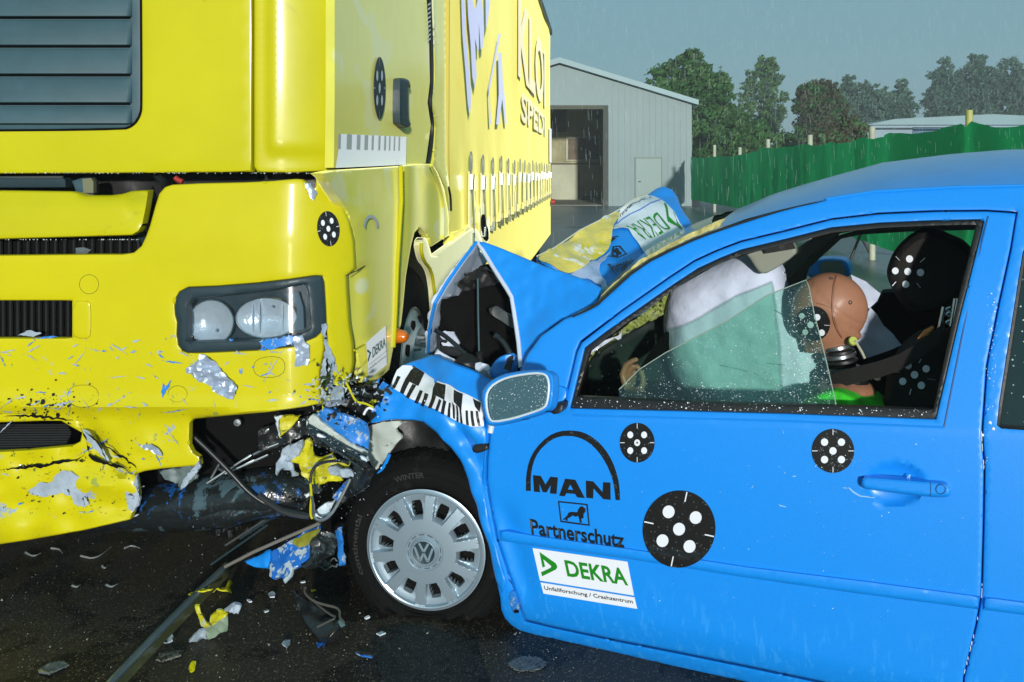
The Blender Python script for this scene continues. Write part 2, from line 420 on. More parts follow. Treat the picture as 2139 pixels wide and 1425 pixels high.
def target(surf, cx, cy, rx, ry, parent, rot=0, off=.003, ticks=45, m='ink', disc=True, dot=.17, dotr=.50, name='target_sticker', center_dot=False, t0=0, grid=20):
    o = parent
    if disc:
        o = decal(name, [ell(cx, cy, rx, ry, rot, 48)], surf, M[m], parent, off, grid)
    def q(u, v):
        c, s = math.cos(math.radians(rot)), math.sin(math.radians(rot)); x, y = u*rx, v*ry
        return (cx+x*c-y*s, cy+x*s+y*c)
    P = []
    for a in [None]+[ticks+90*i for i in range(4)]:
        u, v = (0, 0) if a is None else (dotr*1.12*math.cos(math.radians(a)), dotr*1.12*math.sin(math.radians(a)))
        decal('target_dot', [[q(u+dot*math.cos(t*math.pi/9), v+dot*math.sin(t*math.pi/9)) for t in range(18)]], surf, M['white'], o, off+.0015, 30)
    for i in range(4):
        a = math.radians(ticks+45+90*i); c, s = math.cos(a), math.sin(a); w = .016
        decal('target_tick', [[q(c*r-s*k, s*r+c*k) for r, k in ((.72, -w), (.98, -w), (.98, w), (.72, w))]], surf, M['white'], o, off+.0015, 30)
    if center_dot: decal('target_centre', [[q(.05*math.cos(t*math.pi/6), .05*math.sin(t*math.pi/6)) for t in range(12)]], surf, M['inkplain'], o, off+.003, 30)
    return o
def sstep(a, b, x):
    t = max(0, min(1, (x-a)/(b-a))); return t*t*(3-2*t)
exec_sections = True
#@@BODY@@

nn = M['net'].node_tree; bs = nn.nodes['Principled BSDF']; tr = nn.nodes.new('ShaderNodeBsdfTranslucent'); mx = nn.nodes.new('ShaderNodeMixShader'); mx.inputs[0].default_value = .5
tr.inputs[0].default_value = (.015, .50, .16, 1); ou = nn.nodes['Material Output']
nn.links.new(bs.outputs[0], mx.inputs[1]); nn.links.new(tr.outputs[0], mx.inputs[2]); nn.links.new(mx.outputs[0], ou.inputs[0])

M['blue_roof'] = mat('wet_blue_roof', (.03, .26, .78), .34, coat=1, coatr=.22, vary=(9, .06), bump=(300, .15, .001))
class Relief:
    """the door skin including the raised rub strip, so that stickers bend over it"""
    def __init__(s, S_, P): s.S, s.P, s.n = S_, P, S_.n
    def at(s, x, y, off=0):
        i = inpoly(s.P, np.array([x]), np.array([y]))[0]
        d = segdist(s.P, np.array([x]), np.array([y]))[0]
        if i: off += .0105
        elif d < 9: off += .0105*(1-d/9)
        return s.S.at(x, y, off)
# ================================================================== SETTING
bm = bmesh.new(); bmesh.ops.create_grid(bm, x_segments=40, y_segments=40, size=1)
for v in bm.verts: v.co = V((v.co.x*7+.5, v.co.y*4.6+4.0, 0))
me = bpy.data.meshes.new('asphalt'); bm.to_mesh(me); bm.free()
tag(link('asphalt', me, M['tarmac']), kind='structure')
tag(mesh('yard_ground', [(-300, -60, -.004), (300, -60, -.004), (300, 450, -.004), (-300, 450, -.004)], [(0, 1, 2, 3)], M['farroad'], None, False), kind='structure')
# a round pale stain and a larger worn patch on the asphalt
tag(sheet('ground_stain', jagged(ell(1101, 1386, 39, 15), 1.5, 6, 3), GR, mat('pale_stain', (.11, .12, .115), .6, vary=(60, .5), layers=[((.02, .02, .02), 90, .56, None, None, 4)]), None, th=.002, off=.004, grid=12), 'round pale grey mark painted on the asphalt below the door', 'ground mark')
tag(sheet('worn_patch', jagged(ch(crp(0, 0, 1, [(770, 1330), (850, 1300), (930, 1320), (1010, 1350), (1010, 1400), (1040, 1440), (800, 1440), (790, 1380)]), 2), 6, 8, 5), GR,
    mat('worn_asphalt', (.021, .024, .024), .6, specks=(170, .66, (.16, .16, .14)), spec=.15, bump=(220, .5, .004), layers=[(BLK, 30, .55, None, None, 5)]), None, th=.002, off=.004, grid=20), kind='structure')
# -------- metal hall
D = 36.9
hx = lambda px: (px-CX)/F*D
hz = lambda py: H-(py-HY)/F*D
hall = tag(empty('metal_hall', (hx(1300), D, 0)), 'pale grey metal hall with gabled roof and wide open gateway, beyond the trailer', 'hall')
XL, XR, XA = hx(892), hx(1445), hx(1168); ZE, ZA = hz(215), hz(136)
gx0, gx1, gz = hx(1060), hx(1271), hz(220)
front = [(XL, 0), (gx0, 0), (gx0, gz), (gx1, gz), (gx1, 0), (XR, 0), (XR, ZE), (XA, ZA), (XL, ZE)]
def prism(name, P, y0, y1, m, parent):
    n = len(P); vs = [(x, y0, z) for x, z in P]+[(x, y1, z) for x, z in P]
    fs = [tuple(range(n)), tuple(range(2*n-1, n-1, -1))]+[(i, (i+1) % n, n+(i+1) % n, n+i) for i in range(n)]
    o = mesh(name, vs, fs, m, parent, False)
    bm = bmesh.new(); bm.from_mesh(o.data); bmesh.ops.triangulate(bm, faces=bm.faces); bmesh.ops.recalc_face_normals(bm, faces=bm.faces); bm.to_mesh(o.data); bm.free()
    return o
prism('front_wall', front, D, D+.18, M['metalwall'], hall)
for i in range(34):        # ribs of the cladding
    x = gx1+.18+i*.25
    if x > XR-.1: break
    zt = ZE+(ZA-ZE)*(XR-x)/(XR-XA)-.05; z0 = 0
    if hx(1326) < x < hx(1382): z0 = hz(326)
    wbox('cladding_rib', x-.02, x+.02, D-.018, D-.002, z0+.02, zt, M['metalwall'], hall)
wbox('side_wall', XR-.18, XR-.002, D+.19, D+24, 0, ZE-.02, M['metalwall'], hall)
wbox('side_wall', XL+.002, XL+.18, D+.19, D+24, 0, ZE-.02, M['metalwall'], hall)
prism('back_wall', [(XL, 0), (XR, 0), (XR, ZE), (XA, ZA), (XL, ZE)], D+24.02, D+24.2, M['metalwall'], hall)
for a, b in (((XR+.22, ZE-.10), (XA, ZA+.06)), ((XL-.22, ZE-.10), (XA, ZA+.06))):
    P = [a, b, (b[0], b[1]+.22), (a[0], a[1]+.20)]
    prism('roof', P, D-.30, D+24.4, M['hallroof'], hall)
wbox('interior_floor', gx0-3, gx1+2, D+.2, D+13.5, .01, .04, M['hallfloor'], hall)
wbox('interior_wall', gx0-3, gx1+2.5, D+7, D+7.3, .03, ZE+1.0, M['hallin'], hall)
wbox('gate_jamb', gx1-.22, gx1-.003, D-.03, D+.45, 0, gz-.003, mat('jamb', (.05, .06, .05), .7), hall)
wbox('gate_lintel', gx0, gx1-.22, D-.03, D+.4, gz-.16, gz-.003, mat('lintel', (.07, .075, .05), .7), hall)
k = 7/D+1
def iw(px0, py0, px1, py1, y, name, m, th=.06):
    DD = D+y; f = lambda px: (px-CX)/F*DD; g = lambda py: H-(py-HY)/F*DD
    return wbox(name, f(px0), f(px1), DD-th, DD, g(py1), g(py0), m, hall)
iw(1182, 285, 1254, 337, 6.95, 'picture_frame', M['cream']); iw(1187, 290, 1250, 333, 6.86, 'poster', M['picture'])
iw(1150, 226, 1183, 276, 6.95, 'dark_board', M['picture']); iw(1152, 341, 1262, 343, 6.9, 'wall_rail', M['picture'])
iw(1208, 344, 1210, 412, 6.9, 'wall_post', M['picture']); iw(1212, 408, 1262, 418, 6.7, 'bench', M['picture'], .5)
iw(1152, 344, 1207, 420, 6.92, 'pale_panel', M['cream'], .03)
dr = wbox('door', hx(1328), hx(1381), D-.05, D-.003, .05, hz(331), mat('pale_door', (.20, .29, .27), .5), hall, .006)
for a, b, c, d_ in ((1326, 1328, 331, 431), (1381, 1383, 331, 431), (1326, 1383, 328.5, 331)):
    wbox('door_frame', hx(a)+.002, hx(b)-.002, D-.07, D-.004, max(0, hz(d_)), hz(c), mat('door_frame_m', (.12, .17, .14), .5), dr)
tube('door_handle', [(hx(1334), D-.06, 1.0), (hx(1334), D-.12, 1.0), (hx(1338), D-.12, 1.0)], .018, M['black'], dr)
# -------- green fence
fp = [(1443, 328, 36), (1500, 326, 30.5), (1560, 320, 26.5), (1590, 308, 23.5), (1680, 300, 19.5), (1736, 297, 17.6), (1800, 287, 15), (1860, 277, 13.2), (2003, 259, 11.2), (2030, 254, 10.8), (2139, 261, 9.6), (2400, 240, 7.6), (3200, 170, 4.9)]
fence = tag(empty('netted_fence', at(1500, 432, 30.5).xy.to_3d()), 'green netting fence with pale posts running across the yard', 'fence')
vs, fs, cols = [], [], 0
for i in range(len(fp)-1):
    (xa, ya, da), (xb, yb, db) = fp[i], fp[i+1]; A, B = at(xa, ya, da), at(xb, yb, db)
    L = (B.xy-A.xy).length; k = max(4, int(L/.16))
    for j in range(k+(i == len(fp)-2)):
        t = j/k; p = A.lerp(B, t); nn = (B-A).xy.normalized()
        w = .045*noise.noise(V((p.x*2.2, p.y*2.2, 0)))+.018*math.sin((p.x+p.y)*5)
        zt = p.z-.05*math.sin(t*math.pi)+.02*noise.noise(V((p.x*7, p.y*7, 1))); z0 = .30
        for q in range(9):
            h = q/8; zz = z0+(zt-z0)*h
            ww = w*(1-.5*h)+.05*noise.noise(V((p.x*3, p.y*3, zz*2.5)))
            vs.append((p.x-nn.y*ww, p.y+nn.x*ww, zz))
        cols += 1
n1 = len(vs)
for c in range(cols-1):
    for q in range(8): a = c*9+q; fs.append((a, a+9, a+10, a+1))
mesh('net', vs, fs, M['net'], fence)
for (px, py, dd, r, mm) in ((1485, 303, 31.6, .055, 'post'), (1537, 308, 28.0, .055, 'post'), (1594, 291, 23.3, .055, 'post'), (1680, 282, 19.4, .055, 'post'), (1806, 266, 14.8, .05, 'post'), (2004, 230, 11.1, .042, 'ypost'), (2420, 215, 7.5, .045, 'ypost')):
    p = at(px, py, dd); tube('fence_post', [(p.x+.13, p.y+.02, 0), (p.x+.13, p.y+.02, p.z)], r, M[mm], fence)
for (xa, dd, xb) in ((1723, 16.6, 1.0), (1770, 15.6, -.9), (1800, 14.9, .8)):
    p = at(xa, 400, dd); tube('fence_strut', [(p.x-.35*xb, p.y-.25, .02), (p.x+.25*xb, p.y-.12, 1.1)], .022, M['black'], fence)
# -------- low building behind the fence
DD = 62.0
g = lambda px, py: at(px, py, DD)
lb = tag(empty('low_building', (g(1950, 355).x, DD, 0)), 'long low flat-roofed building with pale walls behind the green fence', 'building')
def lbx(name, x0, y0, x1, y1, m, dy=0, th=6): a, b = at(x0, y0, DD+dy), at(x1, y1, DD+dy); return wbox(name, a.x, b.x, DD+dy, DD+dy+th, b.z, a.z, m, lb)
pw = mat('pale_blue_wall', (.26, .36, .42), .6, vary=(.3, .1))
lbx('wall', 1806, 262, 1906, 372, pw); lbx('wall', 1907, 264, 2300, 372, mat('blue_wall', (.06, .16, .26), .6), .4, 6)
prism('roof', [(g(1800, 0).x, g(0, 262).z), (g(1860, 0).x, g(0, 250).z), (g(2060, 0).x, g(0, 240).z), (g(2310, 0).x, g(0, 252).z), (g(2310, 0).x, g(0, 262).z)], DD-.8, DD+7, M['hallroof'], lb)
lbx('roof_edge', 1800, 262.5, 2310, 266, pw, -.9, .08)
# -------- trees
def tree(label, D, blobs, base, mi, nleaf, lsz, trunk_r, seed, group='trees behind the yard', gap=.0, name='broadleaf_tree'):
    rnd = random.Random(seed); s = F/D
    bx, by = base; gp = at(bx, 355+H*s, D); gp.z = 0
    root = tag(empty(name, gp), label, 'tree', group)
    top = min(b[1]-b[2]*.3 for b in blobs); tp = at(bx, top, D)
    pts = [V((gp.x, D, 0)), V((gp.x+.1, D, tp.z*.35)), V((gp.x-.1, D+.1, tp.z*.65)), V((tp.x, D, tp.z*.93))]
    tube('trunk', pts, 1, M['bark'], root, 8, radii=[trunk_r, trunk_r*.8, trunk_r*.5, trunk_r*.15])
    vs, fs, mi_ = [], [], []
    # clumps inside every blob, leaves inside every clump
    tot = sum(b[2]**2 for b in blobs)
    for (x, y, r) in blobs:
        c = at(x, y, D+rnd.uniform(-1, 1)*r/s*.5); R = r/s; ln = (c-pts[2]).length
        if ln > .8: tube('limb', [pts[1].lerp(pts[2], rnd.random()), (pts[2]+c)/2+V((0, 0, -.1*R)), c], 1, M['bark'], root, 5, radii=[trunk_r*.35, trunk_r*.22, trunk_r*.08])
        r *= 1.06; nl = int(nleaf*2.3*r*r/tot); ncl = max(5, nl//26)
        for _ in range(ncl):
            while 1:
                d = V([rnd.uniform(-1, 1) for _ in range(3)])
                if d.length < 1: break
            cc = c+V((d.x*R, d.y*R*.8, d.z*R)); cr = R*rnd.uniform(.12, .30); tone = rnd.choice((0, 0, 1))
            if rnd.random() < gap: continue
            for _ in range(26):
                q = V([rnd.gauss(0, .5) for _ in range(3)])*cr; q.z *= .7; p = cc+q
                a = V([rnd.uniform(-1, 1) for _ in range(3)]).normalized(); b = a.orthogonal().normalized(); z = lsz*rnd.uniform(.35, .85)
                e = a.cross(b); k = len(vs)
                vs += [p-b*z, p+e*z*.45, p+b*z, p-e*z*.45]; fs.append((k, k+1, k+2, k+3)); mi_.append(tone)
    mesh('crown', vs, fs, [LEAF[mi[0]], LEAF[mi[1]]], root, False, mats=mi_)
tree('large dense green tree rising beside the gable of the metal hall', 44, [(1440, 150, 42), (1395, 175, 40), (1490, 190, 42), (1455, 215, 60), (1395, 235, 45), (1380, 180, 26), (1500, 260, 48), (1470, 300, 52), (1520, 330, 40), (1450, 120, 18)], (1450, 430), (0, 1), 11000, .20, .28, 1)
tree('pale loose-crowned tree between the big green tree and the dark one', 60, [(1600, 135, 22), (1612, 160, 24), (1575, 160, 18), (1562, 190, 20), (1600, 195, 26), (1635, 205, 14), (1560, 225, 22), (1610, 235, 28), (1600, 270, 30)], (1600, 400), (1, 3), 6500, .20, .2, 2, gap=.25)
tree('dark tree with reddish leaves standing behind the fence', 50, [(1695, 200, 32), (1725, 195, 28), (1672, 215, 22), (1710, 240, 40), (1752, 225, 22), (1690, 280, 36), (1730, 285, 34)], (1705, 420), (2, 0), 7500, .19, .22, 3)
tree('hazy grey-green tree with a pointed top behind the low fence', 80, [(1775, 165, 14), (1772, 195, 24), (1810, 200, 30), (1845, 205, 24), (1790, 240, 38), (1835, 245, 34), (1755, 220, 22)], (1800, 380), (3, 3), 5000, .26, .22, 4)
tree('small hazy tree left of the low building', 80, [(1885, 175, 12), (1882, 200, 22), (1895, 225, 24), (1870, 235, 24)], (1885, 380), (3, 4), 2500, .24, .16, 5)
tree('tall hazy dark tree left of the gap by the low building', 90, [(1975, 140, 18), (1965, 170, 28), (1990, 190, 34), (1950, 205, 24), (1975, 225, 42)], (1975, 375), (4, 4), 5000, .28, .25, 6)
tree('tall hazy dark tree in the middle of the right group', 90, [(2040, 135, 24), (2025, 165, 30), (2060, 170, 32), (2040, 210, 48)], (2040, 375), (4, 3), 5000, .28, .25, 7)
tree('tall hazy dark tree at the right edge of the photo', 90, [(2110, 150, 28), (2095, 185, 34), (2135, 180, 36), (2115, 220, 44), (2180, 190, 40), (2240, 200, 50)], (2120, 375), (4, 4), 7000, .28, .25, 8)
tree('rusty brown bush directly behind the fence', 33, [(1770, 265, 26), (1745, 280, 22), (1795, 275, 20), (1770, 300, 30), (1720, 290, 18)], (1770, 410), (2, 1), 3000, .12, .08, 9, 'bushes along the fence', name='bush')
tree('low green bush beside the corner of the hall', 38, [(1545, 270, 34), (1580, 280, 30), (1520, 300, 34), (1560, 310, 34), (1605, 300, 28), (1480, 330, 30), (1640, 300, 24)], (1560, 425), (0, 1), 6500, .13, .1, 10, 'bushes along the fence', name='bush')
# -------- rain
rr = random.Random(5); vs, fs = [], []
for i in range(1500):
    D_ = rr.uniform(4.2, 15) if i % 3 else rr.uniform(4.2, 8); p = at(rr.uniform(1100, 2300), rr.uniform(-120, 560), D_)
    if p.z < .2 or (p.z < 1.5 and D_ < 4.5): continue
    l = rr.uniform(.02, .11)*D_/8; w = .0009*D_/6; k = len(vs); sx = rr.uniform(.02, .06)*l
    for q in range(3):
        a = q*2.094; vs += [(p.x+w*math.cos(a), p.y+w*math.sin(a), p.z), (p.x+sx+w*math.cos(a), p.y+w*math.sin(a), p.z-l)]
    fs += [(k, k+2, k+3, k+1), (k+2, k+4, k+5, k+3), (k+4, k, k+1, k+5)]
tag(mesh('falling_rain', vs, fs, M['rain'], None, False), 'thin streaks of falling rain in front of the trees and hall', 'rain', kind='stuff')

# -------- rain haze
hz_ = bpy.data.materials.new('rain_haze'); hz_.use_nodes = True; hn = hz_.node_tree; hn.nodes.clear()
pv = hn.nodes.new('ShaderNodeVolumePrincipled'); pv.inputs['Color'].default_value = (.80, .90, .95, 1); pv.inputs['Density'].default_value = .0024
ho = hn.nodes.new('ShaderNodeOutputMaterial'); hn.links.new(pv.outputs[0], ho.inputs['Volume'])
tag(wbox('haze', -305, 305, -65, 455, -1.1, 24, hz_), 'thin rainy haze filling the air over the whole yard', 'haze', kind='stuff')
# ================================================================== TRUCK
ta = V((.0946, .9955, 0)); tb = V((.9955, -.0946, 0))
truck = tag(empty('cab_truck', (-1.6, 4.2, 0)), 'yellow truck with a scraped, torn front bumper pressed against the small car', 'truck')
def gcab(s, z):
    g = 0
    if s > -.28: g -= .10*((s+.28)/.28)**2
    if s < -2.1: g -= .10*((-2.1-s)/.28)**2
    return g
def gcorner(s, z): return gcab(s, z)+.016*sstep(-.222, -.196, s)*sstep(1.50, 1.56, z)
TF = Surf((-.584, 2.95, 0), tb, gcab); TFc = Surf((-.584, 2.95, 0), tb, gcorner)
def gbump(s, z):
    g = .06
    if s > -.17: g -= .17*((s+.17)/.25)**2
    if s < -2.2: g -= .17*((-2.2-s)/.25)**2
    g += .014*math.exp(-((z-.705)/.016)**2)
    if z < .69: g -= .018*sstep(.69, .66, z)
    g -= .02*sstep(.98, 1.02, z)*(1-sstep(1.14, 1.2, z))*0
    g -= .05*max(0, .45-z)
    if z > 1.25: g -= .10*(z-1.25)
    return g
TB = Surf((-.584, 2.95, 0), tb, gbump)
TS = Surf((-.584, 3.04, 0), ta)
TM = TS.shift(.05)
# --- cab front
grille_hole = ch([(-445, -110), (294, -110), (296, 215), (294, 240), (280, 262), (255, 272), (-405, 274), (-445, 250)], 1)
ws_hole = [(-790, -650), (480, -650), (500, -180), (-800, -180)]
sheet('front_panel', [(526, -700), (526, 359), (300, 361), (-855, 368), (-855, -700)], TF, M['yellow'], truck, [grille_hole, ws_hole], th=.03, rnd=(5, .006), grid=26, fold=lambda x, y: -.010*sstep(262, 285, y)*sstep(340, 300, x)*0)
wsh = sheet('windscreen', ws_hole, TF, M['rearglass'], truck, off=-.02, th=.006, grid=60)
sheet('corner_panel', ch([(531, -700), (531, 348), (538, 360), (600, 361), (693, 357), (701, 345), (705, 200), (705, -700)], 0), TFc, M['yellow'], truck, th=.03, rnd=(5, .007), grid=9)
gh2 = [(x-1.5 if x > 0 else x+1.5, y-1.5) for x, y in grille_hole]
gpn = sheet('grille_panel', gh2, TF, M['slate'], truck, off=-.008, th=.02, grid=40, rnd=(4, .006))
vs, fs = [], []
for y0 in (-82, -22, 38, 98, 158, 218):
    y1 = y0+56 if y0 < 200 else 258; k_ = len(vs)
    for x, w_ in ((-442, 0), (-438, 1), (262, 1), (272, .55), (276, 0)):
        for y, o_ in ((y0+4, 0.0), (y0+8, .007), (y1-20, .013), (y1-6, .020), (y1-1, .021), (y1+1, .016), (y1+1.5, 0)):
            vs.append(TF.at(x, y, -.0075+o_*w_))
    fs += [(k_+a*7+b, k_+a*7+b+1, k_+(a+1)*7+b+1, k_+(a+1)*7+b) for a in range(4) for b in range(6)]
recalc(mesh('grille_slats', vs, fs, M['slate'], truck, True, 50))
grc = M['slate_dk']
ed = [(294, -110), (296, 215), (294, 240), (280, 262), (255, 272), (-405, 274)]
tube('grille_gasket', [TF.at(x, y, .0) for x, y in ch(ed, 2, False)], .0035, M['deep'], truck, 6)
for y in (-22, 38, 98, 158, 218):
    tube('slat_gap', [TF.at(-440, y-1, -.006), TF.at(272, y-1, -.006)], .0045, M['deep'], truck, 6)
# --- cab side: door, seal and rear panel
ws2 = [(712, -600), (880, -520), (884, -120), (716, -100)]
door = sheet('cab_door', [(699, -700), (699, 200), (698, 300), (697, 350.5), (830, 345), (889, 341), (900, 262), (893, 215), (898, 170), (896, 76), (891, 0), (878, -560)], TS, M['yellow_side'], truck, [ws2], th=.03, grid=12,
    fold=lambda x, y: .012*math.sin((y+60)/150)*1.0)
sheet('side_window', ws2, TS, M['rearglass'], door, off=-.012, grid=60)
rp = sheet('cab_rear_panel', [(902, -600), (903, 0), (905, 76), (906, 170), (900, 215), (908, 262), (903, 343), (915, 360), (928, 392), (937, 440), (941, 491), (944, 491), (938, 380), (933, 341), (931, 100), (932, -600)], TS, M['yellow_side'], truck, th=.03, grid=9, rnd=(3, .01))
tube('door_seal', [TS.at(x, y, .004) for x, y in ch([(884, -600), (896, 0), (900, 76), (902, 170), (896, 215), (904, 262), (897, 325), (891, 342)], 2, False)], .012, M['black'], truck, 8)
for i in range(9):
    y = 4+i*9.2; decal('hazard_tick', [[(893.5, y+5), (899.5, y+1), (899.5, y+5), (893.5, y+9)]], TS, M['greylet'], door, .018)
# fine seams of the door
def seam(name, pts, surf, parent, r=.0022, m='seamy', off=.0):
    return tube(name, [surf.at(x, y, off) for x, y in pts], r, M[m], parent, 6)
M['seamy'] = mat('olive_seam', (.09, .09, .01), .5)
M['seamb'] = mat('blue_seam', (.004, .06, .22), .5)
seam('door_seam', [(851, 5), (853, 150), (854, 311), (888, 311)], TS, door, .002)
seam('door_seam', [(851, 5), (872, 22), (888, 37)], TS, door, .002)
# measuring strip on the door
decal('marker_strip', [[(712, 280), (760, 282), (849, 286), (848, 344), (790, 347), (701, 351), (706, 320)]], TS, M['wside'], door, .016)
bars = [(707, 712), (725, 735), (746, 753), (762, 769), (777, 781), (791, 795), (803, 807), (813, 816), (823, 826), (833, 836)]
for a, b in bars: decal('marker_bar', [[(a, 280+(a-712)*.045), (b, 280+(b-712)*.045), (b-1, 311+(b-712)*.03), (a-1, 311+(a-712)*.03)]], TS, M['greylet'], door, .0175)
target(TS, 793, 184, 12.5, 65, door, 0, .018, 45, grid=8, m='slatey' if 0 else 'ink')
hd = sheet('door_handle', ch([(834, 168), (838, 162), (853, 166), (857, 174), (858, 185), (855, 178), (853, 182), (854, 248), (857, 254), (859, 262), (850, 268), (838, 262), (834, 255)], 1), TS, M['slate_dk'], door, off=.045, th=.045, grid=6, rnd=(3, .012))
# --- bumper
bx = [(-855, 533), (-430, 534), (0, 533), (200, 531), (255, 531), (280, 528), (296, 514), (305, 495), (314, 470), (325, 430), (333, 405), (345, 391), (360, 386), (420, 383), (510, 381), (572, 378), (616, 374), (630, 375), (640, 382), (648, 396), (653, 402), (660, 388), (661, 366), (668, 363), (678, 366), (690, 395), (712, 425), (729, 462), (738, 505), (741, 562),
      (723, 575), (724, 605), (729, 680), (736, 720), (737, 760), (731, 790), (724, 806), (699, 806), (692, 770), (686, 725), (682, 686), (679, 672), (675, 690), (677, 730), (668, 775), (667, 812), (672, 842),
      (640, 849), (560, 861), (480, 868), (405, 875), (397, 884), (396, 930), (403, 945), (417, 955), (419, 972), (337, 979), (303, 984), (282, 991), (286, 1002), (290, 1036), (281, 1060), (273, 1085), (236, 1094), (168, 1109), (67, 1127), (0, 1137), (-430, 1150), (-780, 1110), (-855, 900)]
slot1 = [(-600, 628), (151, 628), (151, 706), (-600, 706)]
hl = crp(0, 340, .3368, [(1085, 880), (1092, 840), (1115, 800), (1170, 772), (1350, 765), (1600, 745), (1800, 722), (1950, 700), (2000, 700), (2012, 740), (2022, 900), (2026, 1000), (2005, 1040), (1960, 1080), (1820, 1140), (1600, 1162), (1500, 1167), (1300, 1176), (1170, 1180), (1130, 1168), (1108, 1130), (1098, 1060), (1102, 990), (1088, 940)])
slot2 = [(-500, 885), (0, 882), (90, 879), (128, 879), (150, 892), (172, 904), (168, 922), (150, 931), (60, 940), (0, 943), (-500, 948)]
bumper = sheet('front_bumper', bx, TB, M['bumper'], truck, [slot1, hl, slot2], th=.02, rnd=(5, .007), grid=15, crump=None,
    fold=lambda x, y: .03*noise.noise(V((x/60, y/45, 0)))*sstep(870, 930, y)*sstep(420, 250, x) - .02*sstep(968, 945, y)*0 + .012*math.exp(-((y-620-.0*x)/8)**2)*sstep(300, 0, x)*0 - .035*math.exp(-((x-178-(y-880)*.75)/14)**2)*sstep(870, 890, y)*sstep(1000, 985, y))
# jagged tears and painted-in crease shadows on the lower bumper
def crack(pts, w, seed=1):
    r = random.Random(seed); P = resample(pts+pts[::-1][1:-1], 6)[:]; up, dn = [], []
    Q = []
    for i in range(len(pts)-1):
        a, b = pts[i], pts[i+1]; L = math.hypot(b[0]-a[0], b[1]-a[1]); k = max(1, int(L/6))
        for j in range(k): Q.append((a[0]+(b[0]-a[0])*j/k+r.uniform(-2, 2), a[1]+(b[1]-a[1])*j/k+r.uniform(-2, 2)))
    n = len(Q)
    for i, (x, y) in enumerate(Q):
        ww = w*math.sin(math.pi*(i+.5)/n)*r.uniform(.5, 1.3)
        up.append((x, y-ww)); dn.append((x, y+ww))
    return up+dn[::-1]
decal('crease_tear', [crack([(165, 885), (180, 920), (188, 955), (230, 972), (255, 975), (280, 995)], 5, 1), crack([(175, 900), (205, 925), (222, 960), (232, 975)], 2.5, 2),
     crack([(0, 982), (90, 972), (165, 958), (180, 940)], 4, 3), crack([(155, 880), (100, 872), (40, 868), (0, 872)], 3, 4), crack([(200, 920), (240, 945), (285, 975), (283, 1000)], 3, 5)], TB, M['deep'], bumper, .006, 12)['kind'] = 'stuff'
decal('primer_scrape', [jagged(crp(0, 740, .3368, [(150, 830), (230, 800), (330, 790), (350, 740), (420, 720), (470, 745), (540, 790), (610, 790), (590, 850), (530, 870), (545, 930), (520, 950), (450, 930), (440, 880), (380, 860), (300, 880), (220, 880), (180, 860)]), 2.5, 8, 2),
    jagged(crp(0, 740, .3368, [(780, 860), (850, 800), (860, 900), (830, 980), (790, 960)]), 2, 7, 4), jagged(crp(0, 740, .3368, [(0, 1020), (60, 1010), (120, 1020), (100, 1040), (30, 1045), (15, 1080), (0, 1090)]), 2, 7, 6),
    jagged(crp(0, 740, .3368, [(510, 470), (560, 480), (600, 550), (680, 650), (670, 670), (600, 600), (540, 540)]), 2, 7, 7), jagged([(38, 700), (60, 690), (88, 696), (70, 704)], 1, 6, 1)], TB, M['primer'], bumper, .0045, 12)['kind'] = 'stuff'
rs = random.Random(3)
P1, P2 = [], []
for i in range(150):
    x = rs.uniform(0, 660); y = rs.choice([rs.gauss(735, 14), rs.uniform(700, 850), rs.gauss(850, 14), rs.uniform(900, 1080)])
    if inpoly(hl, np.array([x]), np.array([y]))[0] or inpoly([(390, 870), (670, 845), (670, 1100), (300, 1100)], np.array([x]), np.array([y]))[0]: continue
    a = rs.gauss(-.08, .35) if rs.random() < .6 else rs.uniform(0, 3); L = rs.expovariate(1/9)+2; w = rs.uniform(.8, 2.4)
    q = jagged([(x-L*math.cos(a), y-L*math.sin(a)), (x, y-w), (x+L*math.cos(a), y+L*math.sin(a)), (x, y+w)], 1.1, 5, i)
    (P1 if rs.random() < .72 else P2).append(q)
decal('grey_scratches', P1, TB, M['primer'], bumper, .0035, 30)['kind'] = 'stuff'; decal('blue_scratches', P2+[jagged(crp(0, 740, .3368, [(1010, 180), (1030, 200), (1060, 160), (1050, 200), (1030, 230), (1010, 270), (1000, 240)]), 1, 5, 9), [(499, 771), (507, 770), (505, 782), (500, 780)]], TB, M['blue_dirt'], bumper, .0036, 30)['kind'] = 'stuff'
P3 = []
for i in range(300):
    x = rs.gauss(95, 50) if i % 2 else rs.uniform(0, 280); y = rs.gauss(852, 20) if i % 2 else rs.uniform(895, 1080); r_ = min(3.2, rs.expovariate(1/.6)+.35)
    if not inpoly(bx, np.array([x]), np.array([y]))[0] or inpoly(slot2, np.array([x]), np.array([y]))[0]: continue
    P3.append(jagged(ell(x, y, r_*rs.uniform(.6, 1.8), r_*rs.uniform(.7, 2), rs.uniform(0, 90), 6), .5, 3, i))
decal('black_grazes', P3, TB, M['inkplain'], bumper, .0038, 30)['kind'] = 'stuff'
def ring(pts, w):
    n = len(pts); cx = sum(p[0] for p in pts)/n; cy = sum(p[1] for p in pts)/n
    return [(cx+(x-cx)*(1-w/abs(math.hypot(x-cx, y-cy))), cy+(y-cy)*(1-w/abs(math.hypot(x-cx, y-cy)))) for x, y in pts]
for P in (ell(186, 594, 20, 20), ell(371, 823, 20, 17), ch([(141, 805), (205, 804), (207, 850), (142, 851)], 2), ch([(529, 748), (594, 743), (596, 787), (531, 790)], 2)):
    seam('cover_outline', P+[P[0]], TB, bumper, .0009, off=.0)
